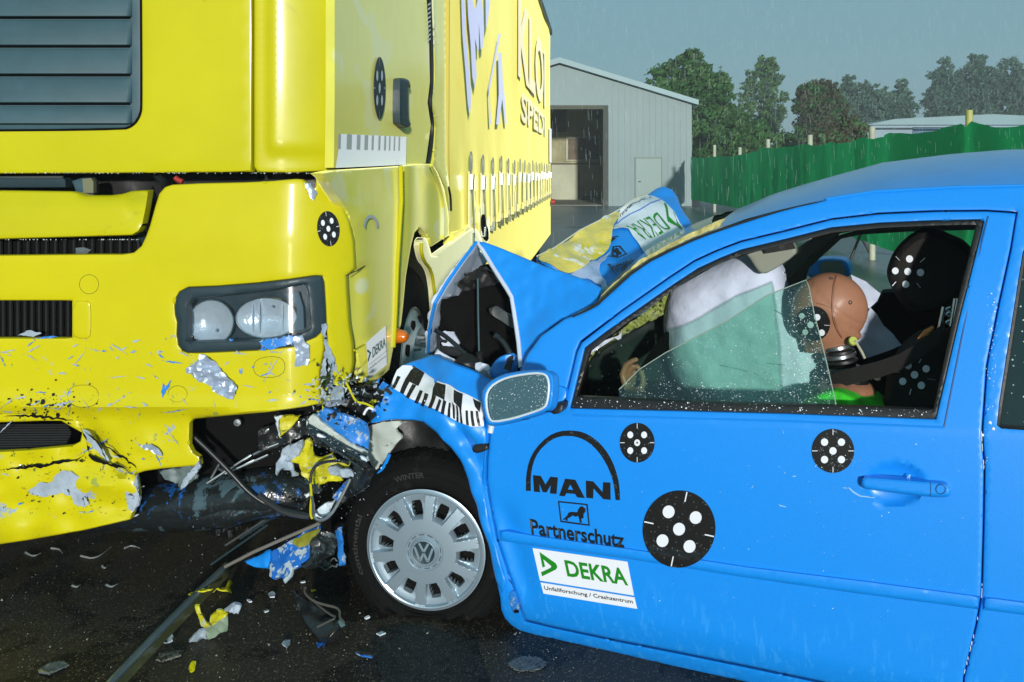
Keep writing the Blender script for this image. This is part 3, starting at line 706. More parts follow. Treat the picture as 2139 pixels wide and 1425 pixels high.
# tab and grilles in the openings
sheet('bumper_tab', ch([(151, 629), (182, 628), (190, 634), (190, 700), (183, 708), (164, 708), (160, 704), (151, 704)], 1), TB, M['bumper'], truck, off=.006, th=.02, rnd=(3, .005), grid=12)
def rad(name, x0, x1, y0, y1, off, n, m='black'):
    vs = sheet(name, [(x0, y0), (x1, y0), (x1, y1), (x0, y1)], TB.shift(off), M['deep'], truck, th=.02, grid=40)
    for i in range(n):
        x = x0+(x1-x0)*(i+.5)/n; tube('grille_fin', [TB.at(x, y0, off+.01), TB.at(x, (y0+y1)/2, off+.012), TB.at(x, y1, off+.01)], .006, M[m], vs, 5)
rad('lower_grille', -600, 151, 622, 712, -.06, 50)
rad('upper_radiator', -855, 300, 492, 545, -.12, 60, 'steelblk')if 0 else rad('upper_radiator', -855, 300, 492, 545, -.12, 60)
for i in range(12):
    y = 888+i*5; tube('slot_bar', [TB.at(-480, y+2, -.06), TB.at(150-abs(y-905)*.5, y, -.06)], .004, M['black'], truck, 5)
# step flap
fl = [(-855, 400), (-600, 398), (0, 398), (150, 400), (168, 404), (180, 408), (230, 408), (256, 405), (275, 399), (312, 397), (306, 435), (299, 468), (290, 484), (276, 492), (0, 500), (-600, 502), (-855, 500)]
sheet('step_flap', fl, TB, M['yellow'], truck, off=.012, th=.03, rnd=(6, .010), grid=12, fold=lambda x, y: -.02*sstep(262, 300, x+(470-y)*.2)*sstep(480, 420, y)-.010*sstep(160, 172, x)*sstep(420, 408, y)-.02*sstep(440, 400, y))
# --- things seen in the gap
wbox('cab_core', -3.0, -.66, 3.22, 5.05, 1.52, 3.4, M['yellow_side'], truck, .05)
hexa('chassis_core', [(-3.0, 3.5, .3), (-.70, 3.28, .3), (-.62, 5.0, .3), (-2.8, 5.2, .3)], [(-3.0, 3.5, 1.50), (-.70, 3.28, 1.50), (-.62, 5.0, 1.50), (-2.8, 5.2, 1.50)], M['deep'], truck)
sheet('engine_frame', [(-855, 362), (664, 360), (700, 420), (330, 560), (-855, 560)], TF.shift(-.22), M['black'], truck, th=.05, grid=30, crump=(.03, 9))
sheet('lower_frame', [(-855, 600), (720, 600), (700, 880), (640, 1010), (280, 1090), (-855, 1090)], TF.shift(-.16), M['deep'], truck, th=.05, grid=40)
cool = sheet('radiator_top', [(-600, 371), (130, 370), (138, 376), (138, 392), (-600, 394)], TF.shift(-.06), M['slate_dk'], truck, th=.04, grid=20, rnd=(2, .004))
tube('radiator_rail', [TF.at(-600, 372, -.055), TF.at(132, 370, -.055)], .004, M['steel'], cool)
sheet('bracket_plate', [(150, 378), (170, 372), (190, 371), (195, 378), (196, 404), (160, 404)], TF.shift(-.05), M['slate'], truck, th=.03, grid=12, rnd=(2, .005))
sheet('bracket_plate', [(172, 374), (190, 372), (195, 380), (195, 403), (174, 403)], TF.shift(-.045), mat('olive_grey', (.16, .17, .10), .5), truck, th=.02, grid=12)
tube('red_connector', [TF.at(366, 371, -.05), TF.at(372, 376, -.05), TF.at(382, 380, -.05)], .009, M['redm'], truck)
for i, (a, b) in enumerate((((330, 366), (348, 392)), ((316, 392), (332, 470)), ((322, 366), (345, 400)))):
    tube('hose', [TF.at(a[0], a[1], -.09), TF.at((a[0]+b[0])/2+4, (a[1]+b[1])/2, -.07), TF.at(b[0], b[1], -.09)], .012-.003*i, M['wetblack'], truck)
tube('hose', [TF.at(296, 505, -.08), TF.at(306, 478, -.05), TF.at(314, 455, -.06)], .022, M['slate_dk'], truck)
sheet('radiator_end', [(158, 518), (175, 517), (190, 522), (180, 532), (158, 532)], TB.shift(-.09), M['steel'], truck, th=.02)
rb_ = random.Random(4)
dvs, dfs = [], []
for i in range(150):   # water beads hanging on the edges
    e_ = i % 3; x = rb_.uniform(0, 690) if e_ < 2 else rb_.uniform(0, 290)
    p = TF.at(x, 361.5+rb_.uniform(-.6, .8), .004) if e_ < 2 else TB.at(x, 500.5, .01); r_ = rb_.uniform(.0007, .0022); k_ = len(dvs)
    dvs += [p+V((r_, 0, 0)), p+V((0, -r_, 0)), p+V((-r_, 0, 0)), p+V((0, r_, 0)), p+V((0, 0, r_)), p+V((0, 0, -1.4*r_))]
    dfs += [(k_+a, k_+b, k_+c) for a, b, c in ((1, 0, 4), (2, 1, 4), (3, 2, 4), (0, 3, 4), (0, 1, 5), (1, 2, 5), (2, 3, 5), (3, 0, 5))]
mesh('water_beads', dvs, dfs, M['dropm'], truck)['kind'] = 'stuff'
# --- headlight
head = sheet('headlight', hl, TB, M['slate_dk'], truck, [crp(0, 340, .3368, [(1168, 880), (1200, 845), (1440, 820), (1700, 790), (1895, 752), (1910, 800), (1928, 1030), (1850, 1065), (1600, 1100), (1170, 1112)])], off=.004, th=.03, rnd=(4, .010), grid=10)
hin = crp(0, 340, .3368, [(1150, 870), (1200, 835), (1440, 810), (1700, 780), (1905, 742), (1925, 800), (1938, 1035), (1850, 1080), (1600, 1115), (1150, 1122)])
sheet('lamp_housing', hin, TB.shift(-.085), M['slate_dk'], head, th=.01, grid=20, crump=(.006, 20))
def bowl(name, cx, cy, rx, ry, depth):
    P = ell(cx, cy, rx, ry, 0, 44)
    o = sheet(name, P, TB.shift(-.045), M['lampglass'], head, th=.004, grid=6, fold=lambda x, y: -depth*(1-min(1, ((x-cx)/rx)**2+((y-cy)/ry)**2)))
    tube('lamp_ring', [TB.at(x, y, -.043) for x, y in P+[P[0]]], .003, M['chrome'], o, 6)
    return o
b1 = bowl('lamp_reflector', 441, 673, 47, 46, .030)
b2 = bowl('lamp_reflector', 557, 664, 64, 42, .030)
for b_, x, y in ((b1, 455, 690), (b2, 572, 640)):
    c = TB.at(x, y, -.072); lathe('bulb', [(0, 0), (.009, .002), (.008, .010), (.005, .016), (0, .018)], c, -ray(x, y), M['chrome'], b_, 20)
decal('reflector_flutes', [[(x, 628+abs(x-557)*.22), (x+3, 628+abs(x-557)*.22), (x+3, 702-abs(x-557)*.2), (x, 702-abs(x-557)*.2)] for x in (526, 540, 588, 602)], TB.shift(-.05), M['lampglass'], b2, .002)
sheet('lamp_cover', hin, TB.shift(-.006), M['clear'], head, th=.003, grid=20)
sheet('side_lamp', crp(0, 340, .3368, [(1760, 815), (1850, 800), (1880, 900), (1885, 1030), (1800, 1050), (1840, 960), (1840, 880)]), TB.shift(-.04), mat('smoky_lamp', (.05, .11, .15), .5), head, th=.01, grid=12)
decal('blue_scrape', [jagged(crp(0, 340, .3368, [(1600, 1110), (1660, 1095), (1810, 1075), (1815, 1130), (1700, 1150), (1600, 1165), (1640, 1135)]), 3, 6, 3), crp(0, 340, .3368, [(1420, 1090), (1450, 1098), (1425, 1110)])], TB, M['blue_dirt'], head, .014, 10)['kind'] = 'stuff'
for i in range(9): 
    c = TB.at(640.5, 603+i*5, -.002); lathe('lamp_rivet', [(0, 0), (.002, 0), (.0015, .002), (0, .0025)], c, -ray(640, 600), M['chrome'], head, 8) if i % 1 == 0 else None
target(TB, 686, 478, 23.5, 37, bumper, -6, .003, 40, grid=7)
# --- silver tape pieces
def tape(P, surf, cr=.012, seed=0, name='silver_tape', m='ductape', parent=None, off=.01):
    return sheet(name, jagged(P, 1.2, 7, seed), surf, M[m], parent, off=off, th=.0015, grid=5, crump=(cr, 26), ang=22)
tape(crp(0, 740, .3368, [(1235, 0), (1300, 20), (1380, 110), (1475, 200), (1450, 260), (1435, 285), (1350, 250), (1290, 190), (1230, 160), (1160, 115), (1155, 90), (1230, 30)]), TB, .02, 1, parent=bumper, off=.014)
tape(crp(0, 340, .3368, [(1815, 1080), (1875, 1068), (1895, 1110), (1925, 1140), (1915, 1255), (1830, 1262), (1830, 1160), (1815, 1120)]), TB, .01, 2, parent=bumper)
tape(crp(0, 340, .3368, [(1890, 125), (1925, 130), (1970, 190), (1945, 235), (1925, 220), (1910, 180), (1893, 150)]), TB, .01, 3, parent=bumper, off=.004)
tape(crp(0, 740, .3368, [(860, 560), (940, 555), (985, 580), (1010, 630), (975, 625), (930, 590), (880, 580)]), TB, .012, 4, parent=bumper)
tape(crp(0, 340, .3368, [(1995, 1000), (2025, 990), (2032, 1010), (2020, 1060), (2035, 1080), (2010, 1085), (1995, 1045)]), TB, .012, 5, parent=bumper)
# --- torn strip beside the headlight
sheet('torn_edge', jagged(crp(0, 340, .3368, [(2005, 1090), (2030, 1100), (2045, 1160), (2075, 1200), (2085, 1290), (2060, 1390), (2040, 1380), (2050, 1260), (2030, 1200), (2020, 1330), (1985, 1330), (2000, 1250), (2015, 1180)]), 2, 6, 3), TB, M['primer'], bumper, off=.006, th=.004, grid=6, crump=(.02, 30))
sheet('corner_hollow', [(676, 676), (690, 690), (702, 760), (705, 830), (660, 850), (664, 780)], TB.shift(-.05), mat('hollow_green', (.03, .06, .012), .5), truck, th=.02, grid=12, crump=(.02, 18))
# --- side panel, sill panel, marker lamp
p1 = [(668, 362), (700, 356), (830, 348), (838, 347), (838, 420), (829, 560), (826, 640), (822, 726), (813, 772), (790, 793), (770, 806), (757, 800), (752, 770), (738, 720), (730, 682), (724, 605), (722, 577), (728, 573), (742, 562), (737, 490), (722, 440), (693, 397), (678, 370)]
guard = sheet('side_panel', p1, TM, M['yellow_side'], truck, th=.03, rnd=(3, .012), grid=9,
   fold=lambda x, y: .03*math.sin((x-735)/100*math.pi)*sstep(345, 470, y)-.012*sstep(0, 3, (y-575+(x-722)*.56))*sstep(790, 735, x))
tube('panel_crack', [TM.at(x, y, .018) for x, y in ((723, 576), (745, 566), (768, 552), (782, 541))], .0022, M['seamy'], guard, 5)
tube('panel_rib', [TM.at(x, y, .012) for x, y in ((837, 347), (838, 420), (829, 560), (826, 640), (823, 700), (821, 726))], .010, M['yellow'], guard, 8)
tube('sticker_line', [TM.at(x, y, .014) for x, y in ((740, 732), (775, 712), (806, 690))], .003, M['yellow'], guard, 6)
p2 = [(841, 346), (889, 342), (903, 343), (914, 360), (928, 395), (936, 440), (940, 491), (921, 502), (901, 515), (892, 494), (883, 482), (875, 476), (866, 486), (859, 511), (853, 545), (848, 576), (842, 640), (838, 676), (826, 720), (830, 640), (832, 560), (841, 420)]
sheet('sill_panel', p2, TM.shift(-.005), M['shellw'] if 0 else M['yellow_side'], truck, th=.03, rnd=(3, .012), grid=8, fold=lambda x, y: .012*math.sin(x/9))
tube('panel_rib', [TM.at(x, y, .012) for x, y in ch([(900, 345), (908, 362), (920, 395), (927, 440), (925, 500)], 2, False)], .008, M['yellow_side'], truck, 8)
decal('faded_arc', [ell(775, 475, 16, 26, 0, 24, 180, 360)+ell(775, 478, 12, 22, 0, 24, 360, 180)], TM, M['greylet'], guard, .036, 8)
q = [(765, 716), (806, 680), (808, 762), (770, 792)]
decal('company_sticker', [q], TM, M['wside'], guard, .030, 8)
text('sticker_text', 'DEKRA', [(778, 726), (805, 704), (805, 722), (778, 748)], TM, mat('faint_green', (.08, .22, .14), .4), guard, .033, bold=.01)
decal('sticker_emblem', [crp(0, 0, 1, [(767, 730), (775, 737), (769, 757), (768, 752), (772, 738), (767, 735)])], TM, mat('faint_green2', (.08, .22, .14), .4), guard, .033, 8)
text('sticker_text', 'Unfallforschung', [(770, 769), (806, 741), (806, 745), (770, 774)], TM, M['greylet'], guard, .033)
tube('sticker_text', [TM.at(771, 762, .033), TM.at(807, 733, .033)], .0012, M['greylet'], guard, 5)
ml = TM.at(829, 702, .015); lathe('marker_lamp', [(0, .05), (.014, .048), (.024, .035), (.028, .012), (.030, 0)], ml, TS.n+V((0, -.35, 0)), M['orange'], truck, 28)
# --- front wheel of the truck
wp = TS.at(856, 770, -.03); wc = V((wp.x, wp.y, .50))
wh = lathe('wheel', [(.30, .0), (.33, .02), (.42, .03), (.475, .012), (.497, -.01), (.503, -.05), (.503, -.27), (.47, -.30), (.30, -.28)], wc, TS.n, M['rubber'], truck, 80)
for i in range(40):
    a = i*math.pi/20; e1 = ta; e2 = V((0, 0, 1)); d_ = e1*math.cos(a)+e2*math.sin(a)
    tube('tread_block', [wc+d_*.504-TS.n*.02, wc+d_*.504-TS.n*.25+V((0, 0, .02))], .007, M['rubber'], wh, 4)
tube('rim_bead', [wc+(ta*math.cos(i*math.pi/20)+V((0, 0, 1))*math.sin(i*math.pi/20))*.305+TS.n*.012 for i in range(41)], .008, M['steel'], wh, 8)
rimw = lathe('rim', [(.0, .10), (.10, .10), (.115, .085), (.125, .03), (.20, .045), (.215, .05), (.27, .02), (.30, .012), (.305, -.02)], wc, TS.n, mat('pale_wheel_hub', (.36, .41, .42), .35, coat=.3, vary=(8, .1)), wh, 60)
for i in range(10):
    a = i*math.pi/5; p = wc+(ta*math.cos(a)+V((0, 0, 1))*math.sin(a))*.245+TS.n*.036
    lathe('rim_hole', [(0, .004), (.026, .003), (.029, -.01)], p, TS.n, M['deep'], rimw, 20)
for i in range(10):
    a = i*math.pi/5+.3; p = wc+(ta*math.cos(a)+V((0, 0, 1))*math.sin(a))*.165+TS.n*.04
    lathe('wheel_nut', [(0, .035), (.012, .033), (.015, .0)], p, TS.n, M['steel'], rimw, 8)
sheet('wheel_arch', [(848, 578), (853, 545), (860, 509), (868, 486), (877, 478), (889, 490), (885, 515), (898, 550), (905, 590), (912, 640), (905, 740), (890, 800), (840, 800)], TM.shift(-.36), M['black'], truck, th=.03, grid=16)
mg = sheet('rear_mudguard', ch([(876, 507), (884, 494), (893, 500), (898, 520), (904, 538), (924, 522), (955, 500), (985, 477), (997, 478), (1012, 510), (1000, 560), (950, 620), (912, 680), (909, 640), (906, 600), (901, 570), (893, 555), (885, 546), (880, 530)], 1), TM, M['shellw'], truck, th=.03, rnd=(5, .03), grid=9)
tube('mudguard_edge', [TM.at(x, y, -.004) for x, y in ch([(880, 508), (880, 530), (887, 548), (897, 558), (904, 580), (908, 615), (911, 660)], 2, False)], .008, M['yellow'], mg, 8)
sheet('frame_gap', [(896, 500), (944, 470), (1015, 425), (1025, 425), (1025, 520), (900, 600)], TM.shift(-.5), mat('dark_olive', (.05, .05, .012), .6), truck, th=.03, grid=20, crump=(.04, 6))
tube('air_hose', [TS.at(x, y, .02) for x, y in ((990, 400), (992, 430), (987, 455), (975, 480), (965, 497))], .014, M['shellw'], truck, 10, smoothpath=2)
tube('air_hose', [TS.at(x, y, .0) for x, y in ((936, 392), (940, 410), (941, 440))], .010, M['black'], truck, 8, smoothpath=1)
# ================================================================== TRAILER
trl = tag(empty('box_trailer', (.4, 11, 0)), 'long yellow curtain-sided trailer with faint pale lettering behind the cab', 'trailer')
def tsp(Dd, z, off=0):
    # point on the trailer side at distance Dd
    x = -.584+(Dd-3.04)*.09503; return V((x, Dd, z))+TS.n*off
D0, D1 = 5.35, 16.6
W_ = -TS.n*2.48
hexa('box_body', [tsp(D0, 1.12, -.03), tsp(D1, 1.12, -.03), tsp(D1, 1.12)+W_, tsp(D0, 1.12)+W_], [tsp(D0, 3.96, -.03), tsp(D1, 3.96, -.03), tsp(D1, 3.96)+W_, tsp(D0, 3.96)+W_], M['trailer'], trl)
vs, fs = [], []; nx, nz_ = 150, 26
for i in range(nx+1):
    for j in range(nz_+1):
        d_ = D0+(D1-D0)*i/nx; z = 1.10+2.84*j/nz_
        fol = .018*noise.noise(V((d_*.8, z*.5, 0)))
        if z < 1.62: fol += .022*abs(math.sin((d_-5.9)/.62*math.pi))*(1.62-z)/.5
        vs.append(tsp(d_, z, .0+fol))
for i in range(nx):
    for j in range(nz_): a = i*(nz_+1)+j; fs.append((a, a+1, a+nz_+2, a+nz_+1))
cur = mesh('side_curtain', vs, fs, M['trailer'], trl)
for (z0, z1, o, m) in ((3.93, 4.02, .03, 'slate_dk'), (1.03, 1.10, .02, 'trailer')):
    hexa('edge_rail', [tsp(D0, z0, -.04), tsp(D1, z0, -.04), tsp(D1, z0, o), tsp(D0, z0, o)], [tsp(D0, z1, -.04), tsp(D1, z1, -.04), tsp(D1, z1, o), tsp(D0, z1, o)], M[m], trl)
hexa('side_skirt', [tsp(7.2, .30, -.05), tsp(D1, .30, -.05), tsp(D1, .30, .0), tsp(7.2, .30, .0)], [tsp(7.2, 1.02, -.05), tsp(D1, 1.02, -.05), tsp(D1, 1.02, .0), tsp(7.2, 1.02, .0)], M['trailer'], trl)
hexa('underframe', [tsp(6.2, .5, -.5), tsp(D1-.2, .5, -.5), tsp(D1-.2, .5)+W_*.8, tsp(6.2, .5)+W_*.8], [tsp(6.2, 1.03, -.5), tsp(D1-.2, 1.03, -.5), tsp(D1-.2, 1.03)+W_*.8, tsp(6.2, 1.03)+W_*.8], M['deep'], trl)
sheet('fuel_tank_end', ch([(1000, 428), (1012, 422), (1020, 440), (1024, 470), (1020, 510), (1005, 520), (1000, 480)], 1), TM.shift(-.02), M['shellw'], trl, th=.05, rnd=(4, .02), grid=8)
sheet('shadow_slit', ch([(1008, 450), (1013, 447), (1016, 470), (1021, 480), (1021, 505), (1012, 498), (1008, 475)], 1), TM.shift(.0), M['deep'], trl, th=.01, grid=8)
k = 0
d_ = 5.95
while d_ < D1-.2:
    top = 1.58-.012*(k % 3); w = .035
    st = hexa('tension_strap', [tsp(d_-w, 1.03, .024), tsp(d_+w, 1.03, .024), tsp(d_+w, 1.03, .034), tsp(d_-w, 1.03, .034)], [tsp(d_-w, top-.12, .024), tsp(d_+w, top-.12, .024), tsp(d_+w, top-.12, .034), tsp(d_-w, top-.12, .034)], M['strapm'], trl)
    lp = [tsp(d_+.05*math.cos(a), top-.06+.07*math.sin(a), .04) for a in [i*math.pi/8 for i in range(17)]]
    tube('strap_loop', lp, .0045, M['greylet'], st, 6)
    hexa('buckle', [tsp(d_-.03, top-.24, .03), tsp(d_+.03, top-.24, .03), tsp(d_+.03, top-.24, .055), tsp(d_-.03, top-.24, .055)], [tsp(d_-.03, top-.14, .03), tsp(d_+.03, top-.14, .03), tsp(d_+.03, top-.14, .06), tsp(d_-.03, top-.14, .06)], M['steel'], st)
    tube('strap_tail', [tsp(d_+.04, top-.2, .045), tsp(d_+.06, 1.2, .05), tsp(d_+.10, 1.02, .05)], .004, M['greylet'], st, 6)
    hexa('strap_hook', [tsp(d_-.03, .99, .02), tsp(d_+.03, .99, .02), tsp(d_+.03, .99, .06), tsp(d_-.03, .99, .06)], [tsp(d_-.03, 1.06, .02), tsp(d_+.03, 1.06, .02), tsp(d_+.03, 1.06, .06), tsp(d_-.03, 1.06, .06)], M['chrome'], st)
    k += 1; d_ += .62
q = .18246
TSo = TS.shift(.03)
decal('pale_emblem', [crp(920, 0, q, P) for P in ([(232, -200), (268, -200), (275, 0), (300, 500), (352, 1050), (348, 1230), (332, 1310), (312, 1180), (285, 800), (250, 380)],
   [(300, -200), (372, -200), (368, 0), (400, 120), (425, 0), (430, -200), (470, -200), (475, 0), (500, 330), (488, 540), (462, 570), (440, 260), (440, 560), (430, 590), (395, 440), (415, 870), (392, 1010), (365, 880), (345, 500), (318, 200)],
   [(515, -200), (572, -200), (570, 0), (545, 230), (520, 330)], [(668, 380), (692, 390), (660, 540), (580, 960), (562, 1050), (580, 1425), (562, 1425), (550, 1000), (590, 800)], [(662, 610), (700, 600), (712, 900), (735, 1100), (760, 1425), (740, 1425), (708, 1130), (670, 1425), (638, 1425), (668, 1080)])], TSo, M['bluelet'], trl, .012, 12)
def ts_text(s, da, db, z0, z1):
    vs, fs = textgeo(s, .03); xs = [v.x for v in vs]; a, b = min(xs), max(xs)
    mesh('trailer_lettering', [tsp(da+(db-da)*(v.x-a)/(b-a), z0+(z1-z0)*v.y/.70, .026) for v in vs], fs, M['fadelet'], trl, False)
ts_text('KLOI', 9.6, 14.6, 2.50, 3.35); ts_text('SPEDI', 10.0, 14.6, 2.02, 2.33)
tube('trailer_lamp', [tsp(16.2, .9, .03), tsp(16.2, .9, .1)], .05, M['redm'], trl)
hexa('corner_mark', [tsp(15.6, 1.6, .03), tsp(16.3, 1.6, .03), tsp(16.3, 1.6, .033), tsp(15.6, 1.6, .033)], [tsp(15.6, 2.2, .03), tsp(16.3, 2.2, .03), tsp(16.3, 2.2, .033), tsp(15.6, 2.2, .033)], M['bluelet'], trl)
for dd_ in (13.0, 14.4):
    c = tsp(dd_, .5, -.09); w_ = lathe('trailer_wheel', [(0, .03), (.2, .03), (.30, .0), (.47, .01), (.5, -.03), (.5, -.28), (.3, -.3)], c, TS.n, M['rubber'], trl, 40)
# ================================================================== SMALL CAR
cu_ = V((.912, -.41, 0)).normalized(); cfw = -cu_
def belt(s): return .72+(s-.3)*.065
def gcar(s, z):
    b = belt(s)
    if z > b: return -.012-.34*(z-b)-.25*max(0, z-b-.3)**2
    g = -.11*(z-.47)**2
    if z < .16: g -= .9*(.16-z)**1.5
    return g-.012*math.exp(-((z-b)/.03)**2)*0
CS = Surf((-.281, 2.946, 0), cu_, gcar)
cn = CS.n.copy(); cin = -cn
def CI(k): return Surf(V((-.281, 2.946, 0))+cin*k, cu_)
car = tag(empty('crashed_car', (.9, 3.1, 0)), 'small blue car with a crushed nose and buckled bonnet wedged against the truck', 'car')
win = [(1191, 853), (1222, 727), (1265, 694), (1309, 663), (1406, 595), (1458, 561), (1503, 540), (1548, 522), (1640, 500), (1735, 476), (1836, 466), (1950, 461), (2048, 459), (2055, 463), (2052, 478), (2003, 670), (1955, 876), (1800, 870), (1640, 864), (1400, 858)]
door_o = [(1026, 889), (1019, 960), (1018, 1004), (1025, 1045), (1041, 1127), (1062, 1189), (1082, 1245), (1093, 1280), (1099, 1294), (1150, 1307), (1287, 1336), (1410, 1360), (1560, 1390), (1760, 1432), (2007, 1484), (2012, 1415), (2038, 1304), (2049, 1242), (2053, 1100), (2055, 975), (2050, 905), (2060, 763), (2084, 640), (2110, 520), (2122, 446),
    (2060, 442), (1950, 443), (1836, 448), (1735, 460), (1640, 484), (1548, 506), (1500, 524), (1450, 547), (1400, 580), (1300, 650), (1215, 716), (1206, 735), (1193, 790), (1178, 852), (1120, 868), (1060, 882)]
rw = ch([(2142, 520), (2137, 541), (2110, 715), (2083, 888), (2095, 893), (2300, 905), (2900, 960), (3050, 900), (3060, 640), (2900, 520), (2600, 490), (2250, 495), (2160, 505)], 1)
arch = ell(3060, 1560, 335, 345, 0, 20, 355, 190)
body_o = [(1180, 666), (1215, 655), (1246, 637), (1261, 624), (1335, 556), (1432, 505), (1503, 478), (1619, 441), (1726, 416), (1828, 400), (2000, 391), (2139, 388), (2600, 392), (3200, 402), (3700, 440), (3950, 620), (4100, 1000), (4120, 1500), (4050, 1960), (3400, 1830)]+arch+[(2725, 1690), (2139, 1556), (1560, 1425), (1410, 1393), (1287, 1364), (1150, 1334), (1120, 1328), (1085, 1317), (1068, 1306), (1055, 1292), (1047, 1274), (1045, 1250), (1035, 1200), (1022, 1140), (1010, 1095), (1006, 1040), (1008, 1000), (1012, 940), (1016, 892), (1010, 840), (1031, 795), (1088, 775), (1102, 740), (1130, 702)]
grow = lambda P, k: [(x+k*(1 if x > 1500 else -1), y+k*(1 if y > 1000 else -1)) for x, y in P]
dh = [(1023, 888), (1016, 960), (1015, 1004), (1022, 1045), (1038, 1128), (1059, 1190), (1079, 1246), (1090, 1281), (1096, 1297), (1150, 1310), (1287, 1339.5), (1410, 1363.5), (1560, 1394), (1760, 1436), (2010, 1489), (2015, 1415), (2041, 1304), (2052, 1242), (2056, 1100), (2058, 975), (2053, 905), (2063, 763), (2087, 640), (2113, 520), (2125, 443),
    (2060, 439), (1950, 440), (1836, 445), (1735, 457), (1640, 481), (1548, 503), (1500, 521), (1450, 544), (1400, 577), (1300, 647), (1212, 713), (1203, 733), (1190, 789), (1175, 849), (1120, 865), (1060, 879)]
crease = lambda x, y: -.012*math.exp(-((x-1070-(y-1120)*.28)/22)**2)*sstep(1020, 1100, y)*sstep(1300, 1200, y)
body = sheet('body_side', body_o, CS, M['blue'], car, [dh, rw], th=.012, rnd=(4, .006), grid=12)
sheet('seam_backing', [(1010, 880), (1200, 700), (1500, 510), (1700, 455), (2000, 430), (2140, 430), (2080, 900), (2080, 1500), (1500, 1400), (1050, 1300), (1030, 1100)], CS.shift(-.05), M['deep'], car, [[(1205, 845), (1232, 735), (1312, 672), (1410, 603), (1506, 548), (1640, 508), (1836, 473), (2044, 468), (1950, 868)]], th=.01, grid=40)
def doorfold(x, y):
    g = crease(x, y)
    # recess behind the handle
    q = ((x-1868)/64)**2+((y-1012)/44)**2
    if q < 1: g -= .022*(1-q)**.45
    return g
dr = sheet('front_door', door_o, CS, M['blue'], car, [win], th=.03, rnd=(4, .006), grid=9, off=.001, fold=doorfold)
# rubber of the window and its dark lower strip
wi = [(1204, 828), (1232, 735), (1312, 672), (1409, 603), (1461, 571), (1506, 550), (1550, 533), (1642, 511), (1737, 487), (1838, 477), (1950, 472), (2040, 470), (2030, 510), (1992, 668), (1950, 856), (1800, 850), (1640, 845), (1400, 838)]
sheet('window_seal', win, CS.shift(-.006), M['black'], dr, [wi], th=.02, rnd=(3, .004), grid=16)
seam('frame_line', [(1972, 893), (2010, 700), (2052, 500), (2064, 452)], CS, dr, .0022, 'seamb', .001)
seam('sill_line', [(1199, 868), (1400, 873), (1640, 880), (1800, 886), (1972, 893)], CS, dr, .003, 'blue', .002)
# rub strips
def strip(name, P, par):
    return sheet(name, P, CS, M['blue'], par, off=.010, th=.012, rnd=(7, .009), grid=14)
strip('rub_strip', [(1043, 1109), (1045, 1130), (1120, 1141), (1300, 1166), (1560, 1207), (1800, 1241), (2044, 1273), (2047, 1245), (1800, 1212), (1560, 1183), (1300, 1143), (1120, 1118), (1060, 1108)], dr)
strip('rub_strip', [(2056, 1246), (2053, 1274), (2139, 1285), (2720, 1370), (2730, 1335), (2139, 1257)], body)
# door handle
hs = sheet('door_handle', ch(crp(1560, 840, .4106, [(582, 400), (586, 385), (610, 380), (935, 405), (1015, 412), (1038, 432), (1040, 465), (1022, 485), (935, 484), (640, 450), (592, 440), (580, 420)]), 1), CS, M['blue'], dr, off=.028, th=.026, rnd=(6, .014), grid=6)
decal('handle_gap', [crp(1560, 840, .4106, [(934, 406), (937, 406), (937, 483), (934, 483)])], CS, M['seamb'], hs, .029)
tube('lock', [CS.at(x, y, .0285) for x, y in ell(1965, 1022, 10, 10, 0, 20)+[(1975, 1022)]], .0012, M['seamb'], hs, 6)
M['scr'] = mat('pale_scratch', (.25, .50, .72), .5)
sc = [[(487, 438), (510, 440), (512, 436), (488, 434)], [(515, 436), (540, 462), (575, 481), (650, 489), (650, 484), (578, 475), (545, 455), (522, 434)], [(810, 395), (825, 370), (833, 368), (828, 398), (824, 398), (827, 378), (815, 397)], [(232, 376), (250, 374), (250, 380), (233, 381)], [(160, 520), (200, 532), (200, 536), (170, 530)], [(22, 438), (32, 424), (34, 428), (25, 440)], [(183, 138), (188, 160), (184, 160)], [(160, 325), (170, 333), (168, 336)], [(185, 352), (198, 362), (196, 366)], [(230, 888), (234, 892), (229, 894)], [(312, 402), (322, 405), (318, 408)], [(500, 640), (505, 642), (501, 645)]]
for P in sc: decal('scratch', [crp(1560, 840, .4106, P)], CS, M['scr'], dr, .0025)
rs = random.Random(11)
for i in range(38):      # chipped paint along the door edge
    t = rs.random(); P = [(2055, 975), (2050, 905), (2053, 1100), (2051, 1242), (2040, 1304), (2012, 1415)]; P.sort(key=lambda p: p[1]); y = rs.choice([rs.uniform(900, 980), rs.uniform(1215, 1300), rs.uniform(1300, 1415)])
    x = np.interp(y, [p[1] for p in P], [p[0] for p in P]); l = rs.uniform(1.5, 6)
    decal('chipped_paint', [[(x-.8, y-l), (x+.9, y-l*.6), (x+.7, y+l), (x-.9, y+l*.7)]], CS, M['wdirty'], dr, .002)
for i in range(60):      # runs of rain on the lower door
    pass
DS = Relief(CS, [(1043, 1109), (1045, 1130), (1120, 1141), (1300, 1166), (1560, 1207), (1800, 1241), (2044, 1273), (2047, 1245), (1800, 1212), (1560, 1183), (1300, 1143), (1120, 1118), (1060, 1108)])
